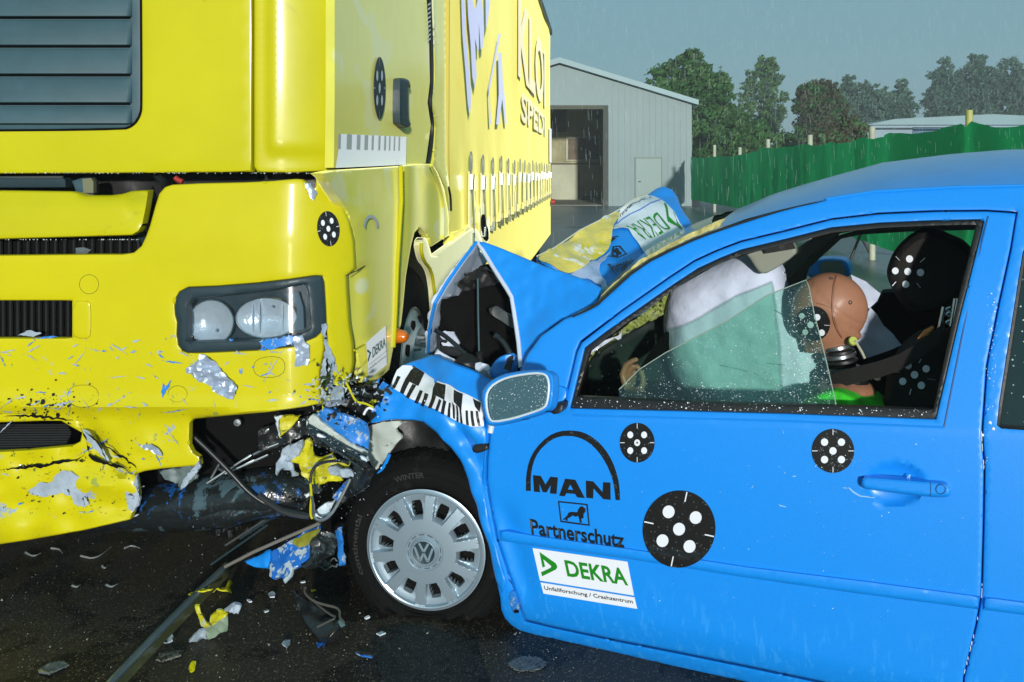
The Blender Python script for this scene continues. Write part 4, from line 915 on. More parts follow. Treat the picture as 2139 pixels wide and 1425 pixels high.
# emblems and lettering on the door
k6 = .4106
c6 = lambda P: crp(1000, 840, k6, P)
decal('maker_arc', [c6(ch([(240, 452), (240, 380), (255, 300), (290, 235), (350, 175), (410, 148), (470, 144), (530, 152), (590, 185), (640, 235), (680, 300), (708, 380), (718, 450), (718, 500)], 1, False)+ch([(696, 498), (692, 450), (680, 385), (650, 315), (610, 253), (560, 205), (510, 180), (460, 171), (400, 177), (352, 204), (305, 250), (276, 310), (264, 380), (265, 452)], 1, False))], CS, M['ink'], dr, .003, 12)
decal('maker_letter', [c6([(276, 372), (316, 376), (340, 420), (365, 380), (403, 384), (396, 468), (362, 465), (367, 422), (345, 460), (325, 458), (309, 416), (312, 459), (281, 456)])], CS, M['inkplain'], dr, .003, 12)
decal('maker_letter', [c6([(440, 390), (492, 396), (540, 489), (500, 485), (491, 468), (446, 464), (437, 480), (409, 477)])], CS, M['inkplain'], dr, .003, 12, holes=[[c6([(466, 420), (481, 448), (453, 445)])]])
decal('maker_letter', [c6([(545, 400), (583, 404), (630, 458), (633, 408), (670, 410), (671, 498), (633, 494), (584, 440), (582, 491), (547, 487)])], CS, M['inkplain'], dr, .003, 12)
kk = .17544
c2 = lambda P: crp(1090, 1030, kk, P)
fr_ = decal('emblem_frame', [c2([(430, 95), (600, 112), (785, 132), (810, 392), (640, 372), (460, 346)])], CS, M['inkplain'], dr, .003, 12, holes=[[c2([(447, 112), (768, 146), (793, 374), (474, 331)])]])
decal('lion_emblem', [c2([(485, 320), (520, 290), (545, 265), (556, 235), (590, 225), (640, 229), (664, 230), (668, 200), (690, 172), (708, 158), (722, 160), (748, 178), (764, 192), (752, 200), (762, 210), (748, 236), (734, 250), (736, 290), (728, 304), (708, 306), (712, 340), (718, 352), (690, 354), (684, 310), (670, 272), (640, 284), (606, 268), (574, 290), (548, 302), (544, 318), (552, 330), (524, 330), (518, 312), (500, 322)])], CS, M['inkplain'], dr, .003, 8)
text('partner_lettering', 'Partnerschutz', c2([(92, 308), (1215, 478), (1225, 650), (118, 490)]), DS, M['inkplain'], dr, .003, bold=.022)
st_ = decal('company_sticker', [c2([(128, 655), (1258, 818), (1336, 1222), (216, 1042)]), c2([(222, 1064), (1342, 1243), (1375, 1380), (258, 1197)])], CS, M['white'], dr, .011 if 0 else .003, 12)
decal('company_emblem', [c2([(210, 702), (405, 838), (421, 870), (421, 888), (405, 912), (242, 992), (228, 946), (345, 890), (352, 872), (256, 790), (278, 875), (246, 888)])], CS, M['green'], st_, .004, 8)
text('company_lettering', 'DEKRA', c2([(503, 800), (1232, 905), (1268, 1096), (542, 985)]), CS, M['green'], st_, .0045, bold=.026)
text('small_lettering', 'Unfallforschung / Crashzentrum', c2([(262, 1106), (1318, 1272), (1326, 1316), (270, 1150)]), CS, M['inkplain'], st_, .0045, bold=.012)
target(CS, 1331, 925, 36.5, 41.5, dr, 0, .003, center_dot=True)
target(CS, 1740, 942, 44.5, 46, dr, 0, .003)
target(DS, 1418.5, 1105.5, 76, 81, dr, 12, .004, dot=.165, dotr=.48, grid=6)
# rain speckles on the upper door
V_, F_ = [], []
# roof
drip = [(1490, 482), (1560, 457), (1619, 441), (1726, 416), (1828, 400), (2000, 391), (2139, 388), (2600, 392), (3200, 402), (3600, 430)]
rise = [.055, .062, .066, .073, .088, .102, .110, .115, .10, .05]
vs, fs = [], []; n = 18; DR = []
for i in range(len(drip)-1):
    for j in range(4):
        t = j/4; DR.append(((drip[i][0]*(1-t)+drip[i+1][0]*t, drip[i][1]*(1-t)+drip[i+1][1]*t), rise[i]*(1-t)+rise[i+1]*t))
DR.append((drip[-1], rise[-1]))
for (p, r_) in DR:
    a = CS.at(*p, -.004)
    for j in range(n+1):
        v_ = j/n; vs.append(a+cin*(1.22*v_)+V((0, 0, r_*math.sin(math.pi*v_)**.75)))
for i in range(len(DR)-1):
    for j in range(n): q_ = i*(n+1)+j; fs.append((q_, q_+1, q_+n+2, q_+n+1))
top = len(vs); vs += [v-V((0, 0, .025)) for v in vs]
fs += [(a+top, d+top, c+top, b+top) for a, b, c, d in fs]
for j in range(n): fs.append((j, j+top, j+1+top, j+1))
recalc(mesh('roof', vs, fs, M['blue_roof'], car))
tube('roof_seam', [CS.at(x, y, .004) for x, y in ch([(1196, 662), (1246, 638), (1262, 622), (1335, 556), (1432, 507), (1503, 480), (1619, 443), (1680, 428), (1726, 419)], 1, False)], 1, M['black'], car, 8, radii=[.0025, .004, .0045, .0045, .0045, .004, .004, .0038, .0035, .003, .0022, .0015, .0008])
tube('roof_crease', [CS.at(x, y, -.002) for x, y in [(1726, 417), (1828, 401), (2000, 392), (2139, 389), (2600, 393)]], .006, M['blue'], car, 8)
# windscreen, rear glass
ws, nn_ = [], 14
L1 = [(1200, 660), (1246, 640), (1262, 625), (1335, 560), (1432, 508), (1490, 484)]
for p in L1:
    a = CS.at(*p, -.01)
    for j in range(nn_+1): v_ = j/nn_; ws.append(a+cin*(.02+1.2*v_)+cfw*(.10*math.sin(math.pi*v_))+V((0, 0, .03*math.sin(math.pi*v_)))+V((0, 0, .012*noise.noise(V((v_*9, p[0]*.03, 0))))))
mesh('windscreen', ws+[v-V((0, 0, .006)) for v in ws], [(i*(nn_+1)+j, i*(nn_+1)+j+1, (i+1)*(nn_+1)+j+1, (i+1)*(nn_+1)+j) for i in range(len(L1)-1) for j in range(nn_)]+[(i*(nn_+1)+j+len(ws), (i+1)*(nn_+1)+j+len(ws), (i+1)*(nn_+1)+j+1+len(ws), i*(nn_+1)+j+1+len(ws)) for i in range(len(L1)-1) for j in range(nn_)], M['crazed'], car)
sheet('windscreen_edge', jagged([(1248, 633), (1262, 610), (1335, 544), (1432, 492), (1500, 461), (1515, 455), (1503, 474), (1432, 503), (1335, 554), (1262, 621)], 1, 9, 4), CS.shift(-.03), mat('glass_edge_film', (.50, .44, .16), .35, coat=.6, vary=(40, .5), bump=(60, .6, .004)), car, th=.01, grid=10)  # yellow colour stands in for the truck reflected along the glass edge
sheet('quarter_window', rw, CS.shift(-.012), M['rearglass'], body, th=.006, grid=60)
tube('window_rubber', [CS.at(x, y, -.004) for x, y in rw+[rw[0]]], .006, M['black'], body, 6)
for x, y in ((2068, 883), (2075, 896), (2052, 909)):
    lathe('paint_chip', [(0, .002), (.003, .001), (.004, 0)], CS.at(x, y, .001), cn, M['white'], body, 10)
# underside, floor, far side of the body
def inner(s, z, k): return V((-.281, 2.946, z))+cu_*s+cin*k
def slab(name, s0, s1, z0, z1, k0, k1, m, par=None):
    return hexa(name, [inner(s0, z0, k0), inner(s1, z0, k0), inner(s1, z0, k1), inner(s0, z0, k1)], [inner(s0, z1, k0), inner(s1, z1, k0), inner(s1, z1, k1), inner(s0, z1, k1)], M[m], par or car)
slab('floor_pan', .35, 3.3, .10, .22, .10, 1.5, 'deep')
slab('engine_block', -.35, .30, .12, .62, .22, 1.3, 'deep')
slab('bulkhead', .28, .34, .2, .80, .10, 1.5, 'deep')
slab('tail_panel', 3.25, 3.35, .2, 1.30, .16, 1.4, 'blue')
def gfar(s, z):
    return -.34*max(0, z-belt(s)) if 0 else (.34*max(0, z-belt(s)))*1.0
CFs = Surf(V((-.281, 2.946, 0))+cin*1.60, cu_, gfar)
far = sheet('far_side', [(1330, 900), (1400, 720), (1560, 600), (1655, 545), (1735, 497), (1800, 478), (1900, 470), (2139, 468), (2900, 470), (3050, 800), (3050, 1300), (1330, 1250)], CFs, M['trim'], car,
    [[(1672, 616), (1690, 560), (1757, 499), (1800, 490), (1900, 484), (2060, 480), (2075, 500), (2060, 612), (1845, 612)], [(2120, 500), (2700, 500), (2750, 620), (2110, 612)]], th=.05, grid=26)
sheet('far_pillar_trim', ch([(1600, 572), (1660, 522), (1690, 500), (1730, 486), (1765, 483), (1700, 530), (1650, 580), (1625, 600)], 1), CI(1.25), M['trim'], car, th=.04, rnd=(4, .01), grid=12)
fm = sheet('far_mirror', ch(crp(1600, 440, .3369, [(252, 420), (256, 345), (285, 305), (400, 290), (490, 300), (522, 335), (530, 415), (400, 425)]), 1), CI(1.85), M['blue'], car, off=.06, th=.12, rnd=(4, .02), grid=6)
sheet('mirror_pane', crp(1600, 440, .3369, [(335, 395), (338, 330), (360, 312), (466, 312), (498, 375), (490, 398)]), CI(1.785), mat('dull_mirror', (.16, .21, .20), .3, coat=.4), fm, th=.004, grid=20)
# dash, visor, wheel and seats
sheet('dashboard', [(1200, 860), (1225, 755), (1262, 722), (1300, 700), (1345, 672), (1395, 646), (1420, 650), (1430, 900), (1200, 900)], CI(.62), mat('dark_dash', (.010, .020, .018), .6, bump=(60, .3, .004), specks=(90, .93, (.3, .4, .4))), car, th=.25, rnd=(8, .04), grid=18, crump=(.01, 10))
sheet('windscreen_remains', jagged([(1225, 745), (1262, 715), (1320, 672), (1398, 612), (1408, 606), (1408, 648), (1345, 676), (1290, 708), (1250, 728), (1228, 756)], 1.5, 9, 4), CI(.50), M['crazed'], car, th=.008, grid=10, crump=(.02, 15))
sheet('torn_trim', crp(1180, 440, .3228, [(160, 900), (230, 850), (300, 825), (345, 810), (368, 785), (360, 830), (340, 840), (320, 825), (240, 880), (190, 910), (155, 945)]), CI(.45), M['innerwhite'], car, th=.006, grid=8, crump=(.01, 30))
sheet('dash_edge', crp(1180, 440, .3228, [(480, 1030), (560, 900), (645, 790), (660, 800), (660, 920), (560, 990), (490, 1040)]), CI(.42), M['deep'], car, th=.03, grid=12)
sheet('sun_visor', ch([(1548, 524), (1562, 534), (1582, 566), (1592, 572), (1606, 570), (1662, 534), (1664, 520), (1655, 503), (1600, 512)], 1), CI(.35), M['trim'], car, th=.03, rnd=(4, .008), grid=8)
sheet('visor_flap', [(1590, 512), (1652, 503), (1660, 520), (1600, 530)], CI(.33), M['black'], car, th=.02, grid=12)
slab('rear_seat', 2.05, 2.35, .22, .80, .15, 1.45, 'seat')
slab('passenger_seat', 1.25, 1.42, .25, .82, .95, 1.4, 'seat')
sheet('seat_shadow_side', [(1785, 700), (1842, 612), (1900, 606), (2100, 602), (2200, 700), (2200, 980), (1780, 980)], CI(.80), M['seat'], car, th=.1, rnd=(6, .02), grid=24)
# airbag
bag = sheet('airbag', ch(crp(1180, 440, .3228, [(636, 690), (650, 590), (676, 500), (770, 430), (900, 365), (1050, 300), (1200, 262), (1330, 270), (1420, 350), (1440, 470), (1480, 560), (1720, 900), (1720, 1400), (1000, 1400), (850, 1255), (750, 1170), (685, 1065), (648, 900), (640, 790)]), 1), CI(.53), M['bag'], car, off=0, th=.12, dome=(60, .13), grid=8, crump=(.012, 6), fold=lambda x, y: .006*noise.noise(V((x/26+y/60, y/15, 0)))*sstep(560, 640, y)+.005*abs(noise.noise(V((x/50, y/9-x/40, 5)))))
for P in ([(1190, 620), (1180, 800), (1220, 950), (1270, 985), (1425, 1000)], [(1190, 620), (1320, 625), (1425, 680)], [(1000, 1000), (1150, 1030), (1300, 1080), (1425, 1150)], [(1290, 1040), (1340, 1090), (1420, 1180)], [(1330, 1230), (1400, 1200), (1460, 1190)]):
    tube('airbag_seam', [CI(.53).at(x, y, .132) for x, y in ch(crp(1180, 440, .3228, P), 2, False)], .0011, mat('seam_thread', (.20, .28, .30), .7) if 'seam_thread' not in bpy.data.materials else bpy.data.materials['seam_thread'], bag, 5)
sheet('airbag_vent', jagged(crp(1180, 440, .3228, [(1250, 828), (1290, 825), (1325, 842), (1320, 852), (1290, 845)]), .6, 4, 1), CI(.53), M['amber'], bag, off=.134, th=.002, grid=5)
for P in ([(525, 400), (620, 440), (712, 510), (690, 560), (640, 605), (560, 500)], [(648, 598), (690, 640), (730, 710), (790, 765), (840, 832), (700, 890), (602, 922), (540, 790), (600, 700)], [(0, 380), (40, 365), (140, 450), (100, 480), (0, 540)]):
    sheet('airbag_cloth', crp(1600, 440, .3369, P), CI(.62 if P[0][0] < 1 else .52), M['bag'], bag, th=.004, grid=9, crump=(.03, 9))
sheet('seat_back', ch([(1835, 900), (1850, 800), (1868, 755), (1900, 720), (1960, 690), (2040, 660), (2120, 680), (2140, 900)], 1), CI(.28), M['seat'], car, th=.16, rnd=(14, .05), grid=14, crump=(.012, 8))
hr = sheet('headrest', ch(crp(1600, 440, .3369, [(745, 380), (765, 310), (800, 250), (850, 195), (900, 155), (950, 128), (1020, 115), (1090, 130), (1150, 160), (1230, 190), (1290, 250), (1350, 330), (1340, 450), (1280, 540), (1180, 590), (1090, 610), (1000, 640), (920, 635), (850, 590), (800, 520), (760, 440)]), 2), CI(.42), M['seat'], car, th=.10, rnd=(16, .05), grid=11, crump=(.006, 10))
def dots(surf, P, off, par, k=.3369, name='target_dot'):
    Q = [ell(1600+x*k, 440+y*k, r, r*1.02, 0, 18) for x, y, r in P[0]]+[[(1600+a*k-.7, 440+b*k), (1600+c*k-.7, 440+d*k), (1600+c*k+.9, 440+d*k+.7), (1600+a*k+.9, 440+b*k+.7)] for a, b, c, d in P[1]]
    for q_ in Q: decal('target_dot' if len(q_) > 4 else 'target_tick', [q_], surf, M['white'], par, off, 20)
dots(CI(.42), ([(890, 300, 7.4), (802, 374, 7.0), (879, 378, 7.4), (958, 384, 7.6), (867, 457, 7.4)], [(805, 283, 828, 308), (985, 293, 955, 320), (806, 440, 783, 466), (935, 448, 958, 478)]), .004, hr)
dots(CI(.28), ([(882, 961, 7.4), (993, 981, 7.6), (921, 1018, 7.8), (848, 1059, 7.6), (963, 1084, 7.8)], [(962, 918, 948, 944), (797, 1000, 830, 1002), (1000, 1042, 1050, 1050), (890, 1140, 900, 1105)]), .012, hr)
for a, b in (((1103, 597), (1072, 748)), ((1190, 545), (1158, 718)), ((1175, 545), (1146, 715))):
    tube('headrest_post', [CI(.24).at(1600+a[0]*.3369, 440+a[1]*.3369), CI(.24).at(1600+b[0]*.3369, 440+b[1]*.3369)], .0055, M['chrome'], hr, 12)
for y in (600, 630, 680): tube('post_clip', [CI(.24).at(1600+x*.3369, 440+yy*.3369) for x, yy in ((1145, y), (1125, y+4), (1118, y+18), (1140, y+26))], .004, M['steel'], hr, 8, smoothpath=2)
tube('belt_tag', [CI(.23).at(1600+x*.3369, 440+y*.3369) for x, y in ((1038, 722), (990, 758), (942, 795))], 1, M['amber'], car, 8, radii=[.004, .009, .002])
bp = [(1080, 770), (960, 860), (830, 940), (700, 985), (560, 1020), (430, 1055), (380, 1075)]
bl = [CI(.22+.012*i).at(1600+x*.3369, 440+y*.3369) for i, (x, y) in enumerate(bp)]
vs = [];
for i, p in enumerate(bl): vs += [p+V((0, 0, .024)), p-V((0, 0, .024)), p+V((0, 0, .024))+cin*.004, p-V((0, 0, .024))+cin*.004]
mesh('seat_belt', vs, [(4*i, 4*i+1, 4*i+5, 4*i+4) for i in range(len(bl)-1)]+[(4*i+2, 4*i+6, 4*i+7, 4*i+3) for i in range(len(bl)-1)]+[(4*i, 4*i+4, 4*i+6, 4*i+2) for i in range(len(bl)-1)], M['seat'], car)
# half-lowered side glass with its drops
pane = [(1292, 850), (1293, 814), (1335, 772), (1390, 737), (1520, 670), (1600, 618), (1640, 602), (1684, 585), (1690, 600), (1701, 656), (1725, 750), (1748, 852)]
GP = CS.shift(-.035)
pn = sheet('side_glass', pane, GP, M['glass'], dr, th=.004, grid=40)
tube('glass_edge', [GP.at(x, y, 0) for x, y in pane[1:]], .0016, mat('glass_edge', (.28, .36, .30), .15, coat=1), pn, 6)
rd = random.Random(2); dv, df = [], []
def drops(name, n, region, surf, par, rmin, rmax, dens=None, off=.0015):
    vs, fs = [], []; X0, Y0 = np.array(region).min(0); X1, Y1 = np.array(region).max(0); c = 0
    while c < n:
        x, y = rd.uniform(X0, X1), rd.uniform(Y0, Y1)
        if not inpoly(region, np.array([x]), np.array([y]))[0]: continue
        if dens and rd.random() > dens(x, y): continue
        c += 1; p = surf.at(x, y, off); r = rd.uniform(rmin, rmax)*(1 if rd.random() < .85 else 1.7)
        e1 = surf.n.orthogonal().normalized(); e2 = surf.n.cross(e1); b = len(vs)
        vs.append(p+surf.n*r*.7)
        for j in range(6):
            a = j*math.pi/3; vs.append(p+(e1*math.cos(a)+e2*math.sin(a))*r)
        fs += [(b, b+1+j, b+1+(j+1) % 6) for j in range(6)]
    o = mesh(name, vs, fs, M['dropm'], par, True, 80); o['kind'] = 'stuff'; return o
drops('raindrops', 1100, pane, GP, pn, .0004, .0011, lambda x, y: .25+.75*(abs(x-1690) < 45)+.5*(y > 800))
drops('raindrops', 150, [(1195, 850), (1950, 872), (1948, 856), (1204, 832)], CS, dr, .0006, .0014)
drops('raindrops', 60, [(1700, 900), (1790, 900), (1790, 985), (1700, 985)], CS, dr, .0004, .0008, off=.004)
drops('raindrops', 110, [(1030, 900), (2040, 900), (2030, 1300), (1100, 1280)], CS, dr, .0004, .0009, off=.001)
drops('raindrops', 60, [(2062, 600), (2090, 640), (2070, 900), (2056, 1000)], CS, body, .0006, .0013, off=.001)
# mirror on the door
MS = Plane3((1010, 860, 2.60), (1150, 790, 2.50), (1150, 860, 2.48))
mo = ch(crp(640, 440, .3228, [(1132, 1180), (1150, 1145), (1185, 1105), (1240, 1072), (1310, 1048), (1450, 1030), (1540, 1032), (1585, 1050), (1600, 1090), (1600, 1170), (1590, 1250), (1570, 1290), (1500, 1322), (1350, 1367), (1220, 1395), (1175, 1390), (1155, 1350), (1140, 1280)]), 1)
mi = ch(crp(640, 440, .3228, [(1162, 1200), (1190, 1140), (1260, 1095), (1340, 1070), (1480, 1050), (1540, 1058), (1562, 1080), (1572, 1140), (1560, 1240), (1540, 1275), (1480, 1300), (1340, 1345), (1215, 1368), (1185, 1350), (1168, 1290)]), 1)
mh = sheet('wing_mirror', mo, MS, M['blue'], car, [mi], th=.03, rnd=(4, .012), grid=7)
tube('mirror_rim', [MS.at(x, y, -.002) for x, y in mi+[mi[0]]], .0035, M['wdirty'], mh, 8)
sheet('mirror_shell', [(x, y) for x, y in mo], Plane3((1010, 860, 2.64), (1150, 790, 2.54), (1150, 860, 2.52)), M['blue'], mh, off=-.005, th=.03, rnd=(3, .002), grid=14)
sheet('mirror_glass', mi, MS, M['mirror'], mh, off=-.008, th=.005, grid=20)
drops('raindrops', 170, mi, MS, mh, .0005, .0012, lambda x, y: .3+.7*(1120 < x), off=-.007)
sheet('mirror_base', ch(crp(640, 440, .3228, [(1575, 1280), (1600, 1255), (1660, 1240), (1665, 1270), (1650, 1310), (1590, 1322)]), 1), CS, M['black'], mh, off=.05, th=.06, rnd=(4, .01), grid=8)
sheet('mirror_foot', ch(crp(640, 440, .3228, [(1595, 1120), (1640, 1130), (1690, 1150), (1680, 1225), (1620, 1260), (1590, 1250)]), 1), CS, M['blue'], mh, off=.012, th=.03, rnd=(5, .01), grid=8)
tube('mirror_bracket', [MS.at(1027, 889, -.03), MS.at(1024, 904, -.03)], .009, M['wdirty'], mh)
# ---------------- front wheel
wax = V((-.185, -.982, -.03)).normalized()
WC = at(888, 1150, 2.97); WCz = WC.z
def flat(p):
    if p.z < .004: return V((p.x, p.y, .004))
    if p.z < .07:
        k_ = (.07-p.z)/.07; d_ = (p-WC).dot(wax); return p+wax*(.022*k_*(1 if d_ > -.11 else -1))
    return p
whl = lathe('wheel', [(.150, -.02), (.195, -.004), (.207, .010), (.232, .014), (.262, .010), (.283, -.006), (.297, -.035), (.300, -.09), (.297, -.15), (.28, -.18), (.22, -.185), (.15, -.18)], WC-wax*.022, wax, M['rubber'], car, 96, flat)
for r_ in (.213, .245, .272): 
    e1 = V((0, 0, 1)).cross(wax).normalized(); e2 = wax.cross(e1)
    h_ = {.213: .0125, .245: .0135, .272: .004}[r_]
    tube('sidewall_line', [flat(WC-wax*.022+(e1*math.cos(i*math.pi/40)+e2*math.sin(i*math.pi/40))*r_+wax*h_) for i in range(81)], .0016, M['rubber'], whl, 5)
for i in range(64):
    a = i*math.pi/32; d1 = e1*math.cos(a)+e2*math.sin(a)
    if (WC+d1*.3).z < .09: continue
    tube('tread_block', [WC-wax*.03+d1*.296, WC-wax*.075+d1*.3015+wax.cross(d1)*.006, WC-wax*.11+d1*.3015-wax.cross(d1)*.004, WC-wax*.165+d1*.297], .0042, M['rubber'], whl, 4)
# raised maker letters on the tyre wall
class Wheelarc:
    def __init__(s, r0, a0): s.n = wax; s.r0, s.a0 = r0, a0
    def at(s, x, y, off=0):
        a = s.a0-x/s.r0; r = s.r0+y; d = e1*math.cos(a)+e2*math.sin(a); return WC-wax*.022+d*r+wax*(.0150+off)
def tyretext(s, r0, a0, L, hgt):
    vs, fs = textgeo(s, .02); xs = [v.x for v in vs]; a, b = min(xs), max(xs); WA = Wheelarc(r0, a0)
    mesh('tyre_lettering', [WA.at((v.x-a)/(b-a)*L, v.y/.7*hgt) for v in vs], fs, mat('dim_letter', (.018, .018, .017), .6) if 'dim_letter' not in bpy.data.materials else bpy.data.materials['dim_letter'], whl, False)
tyretext('continental', .236, math.radians(205), .20, .018); tyretext('WINTER', .236, math.radians(115), .10, .018)
# wheel cover: polar grid with ten windows
R0 = .1995; NA, vs, fs = 540, [], []
rads = [0, .02, .040, .043, .050, .053, .058, .061, .064, .085, .100, .106, .110, .114, .117, .120, .124, .128, .132, .136, .140, .144, .148, .151, .154, .157, .160, .163, .166, .170, .174, .178, .182, .186, .190, .194, R0, R0+.001]
def hcap(r, a):
    base = .018-.35*max(0, r-.06)**1.6
    k_ = (a-math.radians(-6)) % (math.pi/5); k_ = min(k_, math.pi/5-k_)      # 0 on a window axis
    arcw = k_*r
    h = base
    if .050 <= r <= .061: h = base-.004
    if r < .050: h = base+.003
    if r > .104:
        w_ = .0185+.018*(r-.108)/.06
        t = sstep(w_, w_-.003, arcw)*sstep(.106, .114, r)*sstep(.190, .183, r) ; h -= .018*t*(1-.5*sstep(.150, .186, r))
        w2_ = .0165-.30*max(0, r-.150)-.3*max(0, .125-r)
        h -= .030*sstep(w2_+.001, w2_-.001, arcw)*sstep(.113, .117, r)*sstep(.163, .158, r)
    if r > .183: h = max(h, .018-.35*max(0, .183-.06)**1.6+.004*math.sin((r-.183)/(R0-.183)*math.pi)-.012*max(0, (r-.192)/.007))
    return h
CW = WC
for i in range(NA):
    a = 2*math.pi*i/NA; d1 = e1*math.cos(a)+e2*math.sin(a)
    for r in rads: vs.append(CW+d1*r+wax*(hcap(r, a)-.006))
mi2 = []
nr = len(rads)
for i in range(NA):
    a = 2*math.pi*(i+.5)/NA; k_ = (a-math.radians(-6)) % (math.pi/5); k_ = min(k_, math.pi/5-k_)
    for j in range(nr-1):
        r = (rads[j]+rads[j+1])/2; w_ = .0115
        mi2.append(1 if (.115 < r < .161 and k_*r < .0165-.30*max(0, r-.150)-.3*max(0, .125-r)) else 0)
        q_ = i*nr+j; w2 = ((i+1) % NA)*nr+j; fs.append((q_, w2, w2+1, q_+1))
cap_ = mesh('wheel_cover', vs, fs, [M['hub'], M['deep']], whl, True, 30, mats=mi2)
lathe('wheel_disc', [(0, -.05), (.10, -.05), (.16, -.05), (.19, -.03)], CW, wax, mat('rusty_disc', (.03, .018, .012), .7, vary=(50, .5)), whl, 48)
for i in range(10):
    a = math.radians(12+36*i); d1 = e1*math.cos(a)+e2*math.sin(a)
    tube('cover_groove', [CW+d1*r+wax*(hcap(r, a)-.0058) for r in (.176, .182, .188)], .0007, M['slate_dk'], cap_, 4)
for i in range(12):
    a0 = math.radians(30*i); 
    tube('cover_slot', [CW+(e1*math.cos(a0+t)+e2*math.sin(a0+t))*.0555+wax*(hcap(.0555, 0)-.0055) for t in (0, .12, .24, .33)], .0011, M['deep'] if 1 < i < 6 or i > 9 else M['slate_dk'], cap_, 5)
lg = lathe('hub_badge', [(0, .0165), (.036, .0165), (.0385, .018), (.041, .0165), (.042, .014)], CW, wax, M['slate_dk'], cap_, 48)
tube('badge_ring', [CW+(e1*math.cos(t*math.pi/24)+e2*math.sin(t*math.pi/24))*.0395+wax*.0175 for t in range(49)], .0026, M['hub'], lg, 8)
def bar(a, b): 
    w1 = .0036; p = CW+e1*a[0]+e2*a[1]+wax*.0172; q_ = CW+e1*b[0]+e2*b[1]+wax*.0172; d = (q_-p).normalized(); s_ = wax.cross(d)*w1
    return [p-s_, q_-s_, q_+s_, p+s_]
vs, fs = [], []; sx = -1
Kl = .92
for A_, B_ in (((-.017, .033), (-.001, .004)), ((.017, .033), (.001, .004)), ((-.033, .018), (-.0145, -.032)), ((.033, .018), (.0145, -.032)), ((-.0145, -.032), (0, -.002)), ((.0145, -.032), (0, -.002))):
    b_ = len(vs); P = bar((A_[0]*Kl, A_[1]*Kl), (B_[0]*Kl, B_[1]*Kl)); vs += P+[p-wax*.001 for p in P]; fs += [(b_, b_+1, b_+2, b_+3), (b_, b_+4, b_+5, b_+1), (b_+2, b_+6, b_+7, b_+3), (b_+1, b_+5, b_+6, b_+2), (b_+3, b_+7, b_+4, b_)]
recalc(mesh('badge_letters', vs, fs, M['hub'], lg, False))
lathe('wheel', [(0, .01), (.19, .012), (.2, .0), (.25, .015), (.30, -.02), (.305, -.1), (.30, -.17), (.2, -.18)], V((-.281, 2.946, .30))+cu_*2.51+cin*.03, cn, M['rubber'], car, 48)
lathe('wheel', [(0, .01), (.19, .012), (.2, .0), (.25, .015), (.30, -.02), (.305, -.1), (.30, -.17), (.2, -.18)], V((-.281, 2.946, .30))+cu_*2.51+cin*1.5, cn, M['rubber'], car, 48)
# ================================================================== CAR NOSE: fender, bonnet, crushed parts
def gfen(s, z):
    g = gcar(s, min(z, .7))
    if z > .72: g -= (z-.72)*1.1
    g += .02*math.sin(s*22)*sstep(.5, .7, z)
    return g
FS = Surf((-.281, 2.946, 0), cu_, gfen)
fo = [(768, 886), (781, 850), (796, 822), (812, 808), (825, 785), (842, 763), (856, 757), (872, 752), (897, 743), (918, 743), (943, 755), (979, 772), (1008, 788), (1031, 796), (1020, 815), (1012, 842), (1016, 885), (1020, 893), (1013, 960), (1010, 1005), (1017, 1046), (1033, 1128), (1054, 1190), (1060, 1215), (1047, 1244), (1031, 1189), (1020, 1134), (1008, 1090), (996, 1051), (976, 1000), (957, 961), (937, 933), (914, 906), (900, 893), (886, 881), (860, 877), (835, 876), (804, 879), (785, 884)]
fen = sheet('front_fender', fo, FS, M['blue'], car, th=.010, rnd=(4, .010), grid=9, crump=(.020, 7), fold=lambda x, y: -.02*math.exp(-((x-y*.55-470)/14)**2)+.012*sstep(30, 0, abs(math.hypot(x-880, y-1100)-228)))
class Off:
    """the same crumpled skin as the fender, so that the tape follows its wrinkles"""
    def __init__(s, S_): s.S = S_; s.n = S_.n
    def at(s, x, y, off=0):
        f = -.02*math.exp(-((x-y*.55-470)/14)**2)+.012*sstep(30, 0, abs(math.hypot(x-880, y-1100)-228))
        p = s.S.at(x, y, off+f); return p+s.n*(.020*noise.noise(p*7)+.010*noise.noise(p*18.9+V((9, 2, 4))))
FO = Off(FS)
k5 = .3228
c5 = lambda P: crp(640, 440, k5, P)
ti = sheet('checker_tape', c5([(560, 1090), (590, 1030), (625, 1000), (690, 1005), (770, 1045), (830, 1100), (900, 1125), (990, 1170), (1080, 1205), (1140, 1232), (1155, 1290), (1160, 1388), (1080, 1390), (960, 1355), (800, 1280), (640, 1190), (540, 1142)]), FO, M['white'], fen, off=.004, th=.001, grid=8)
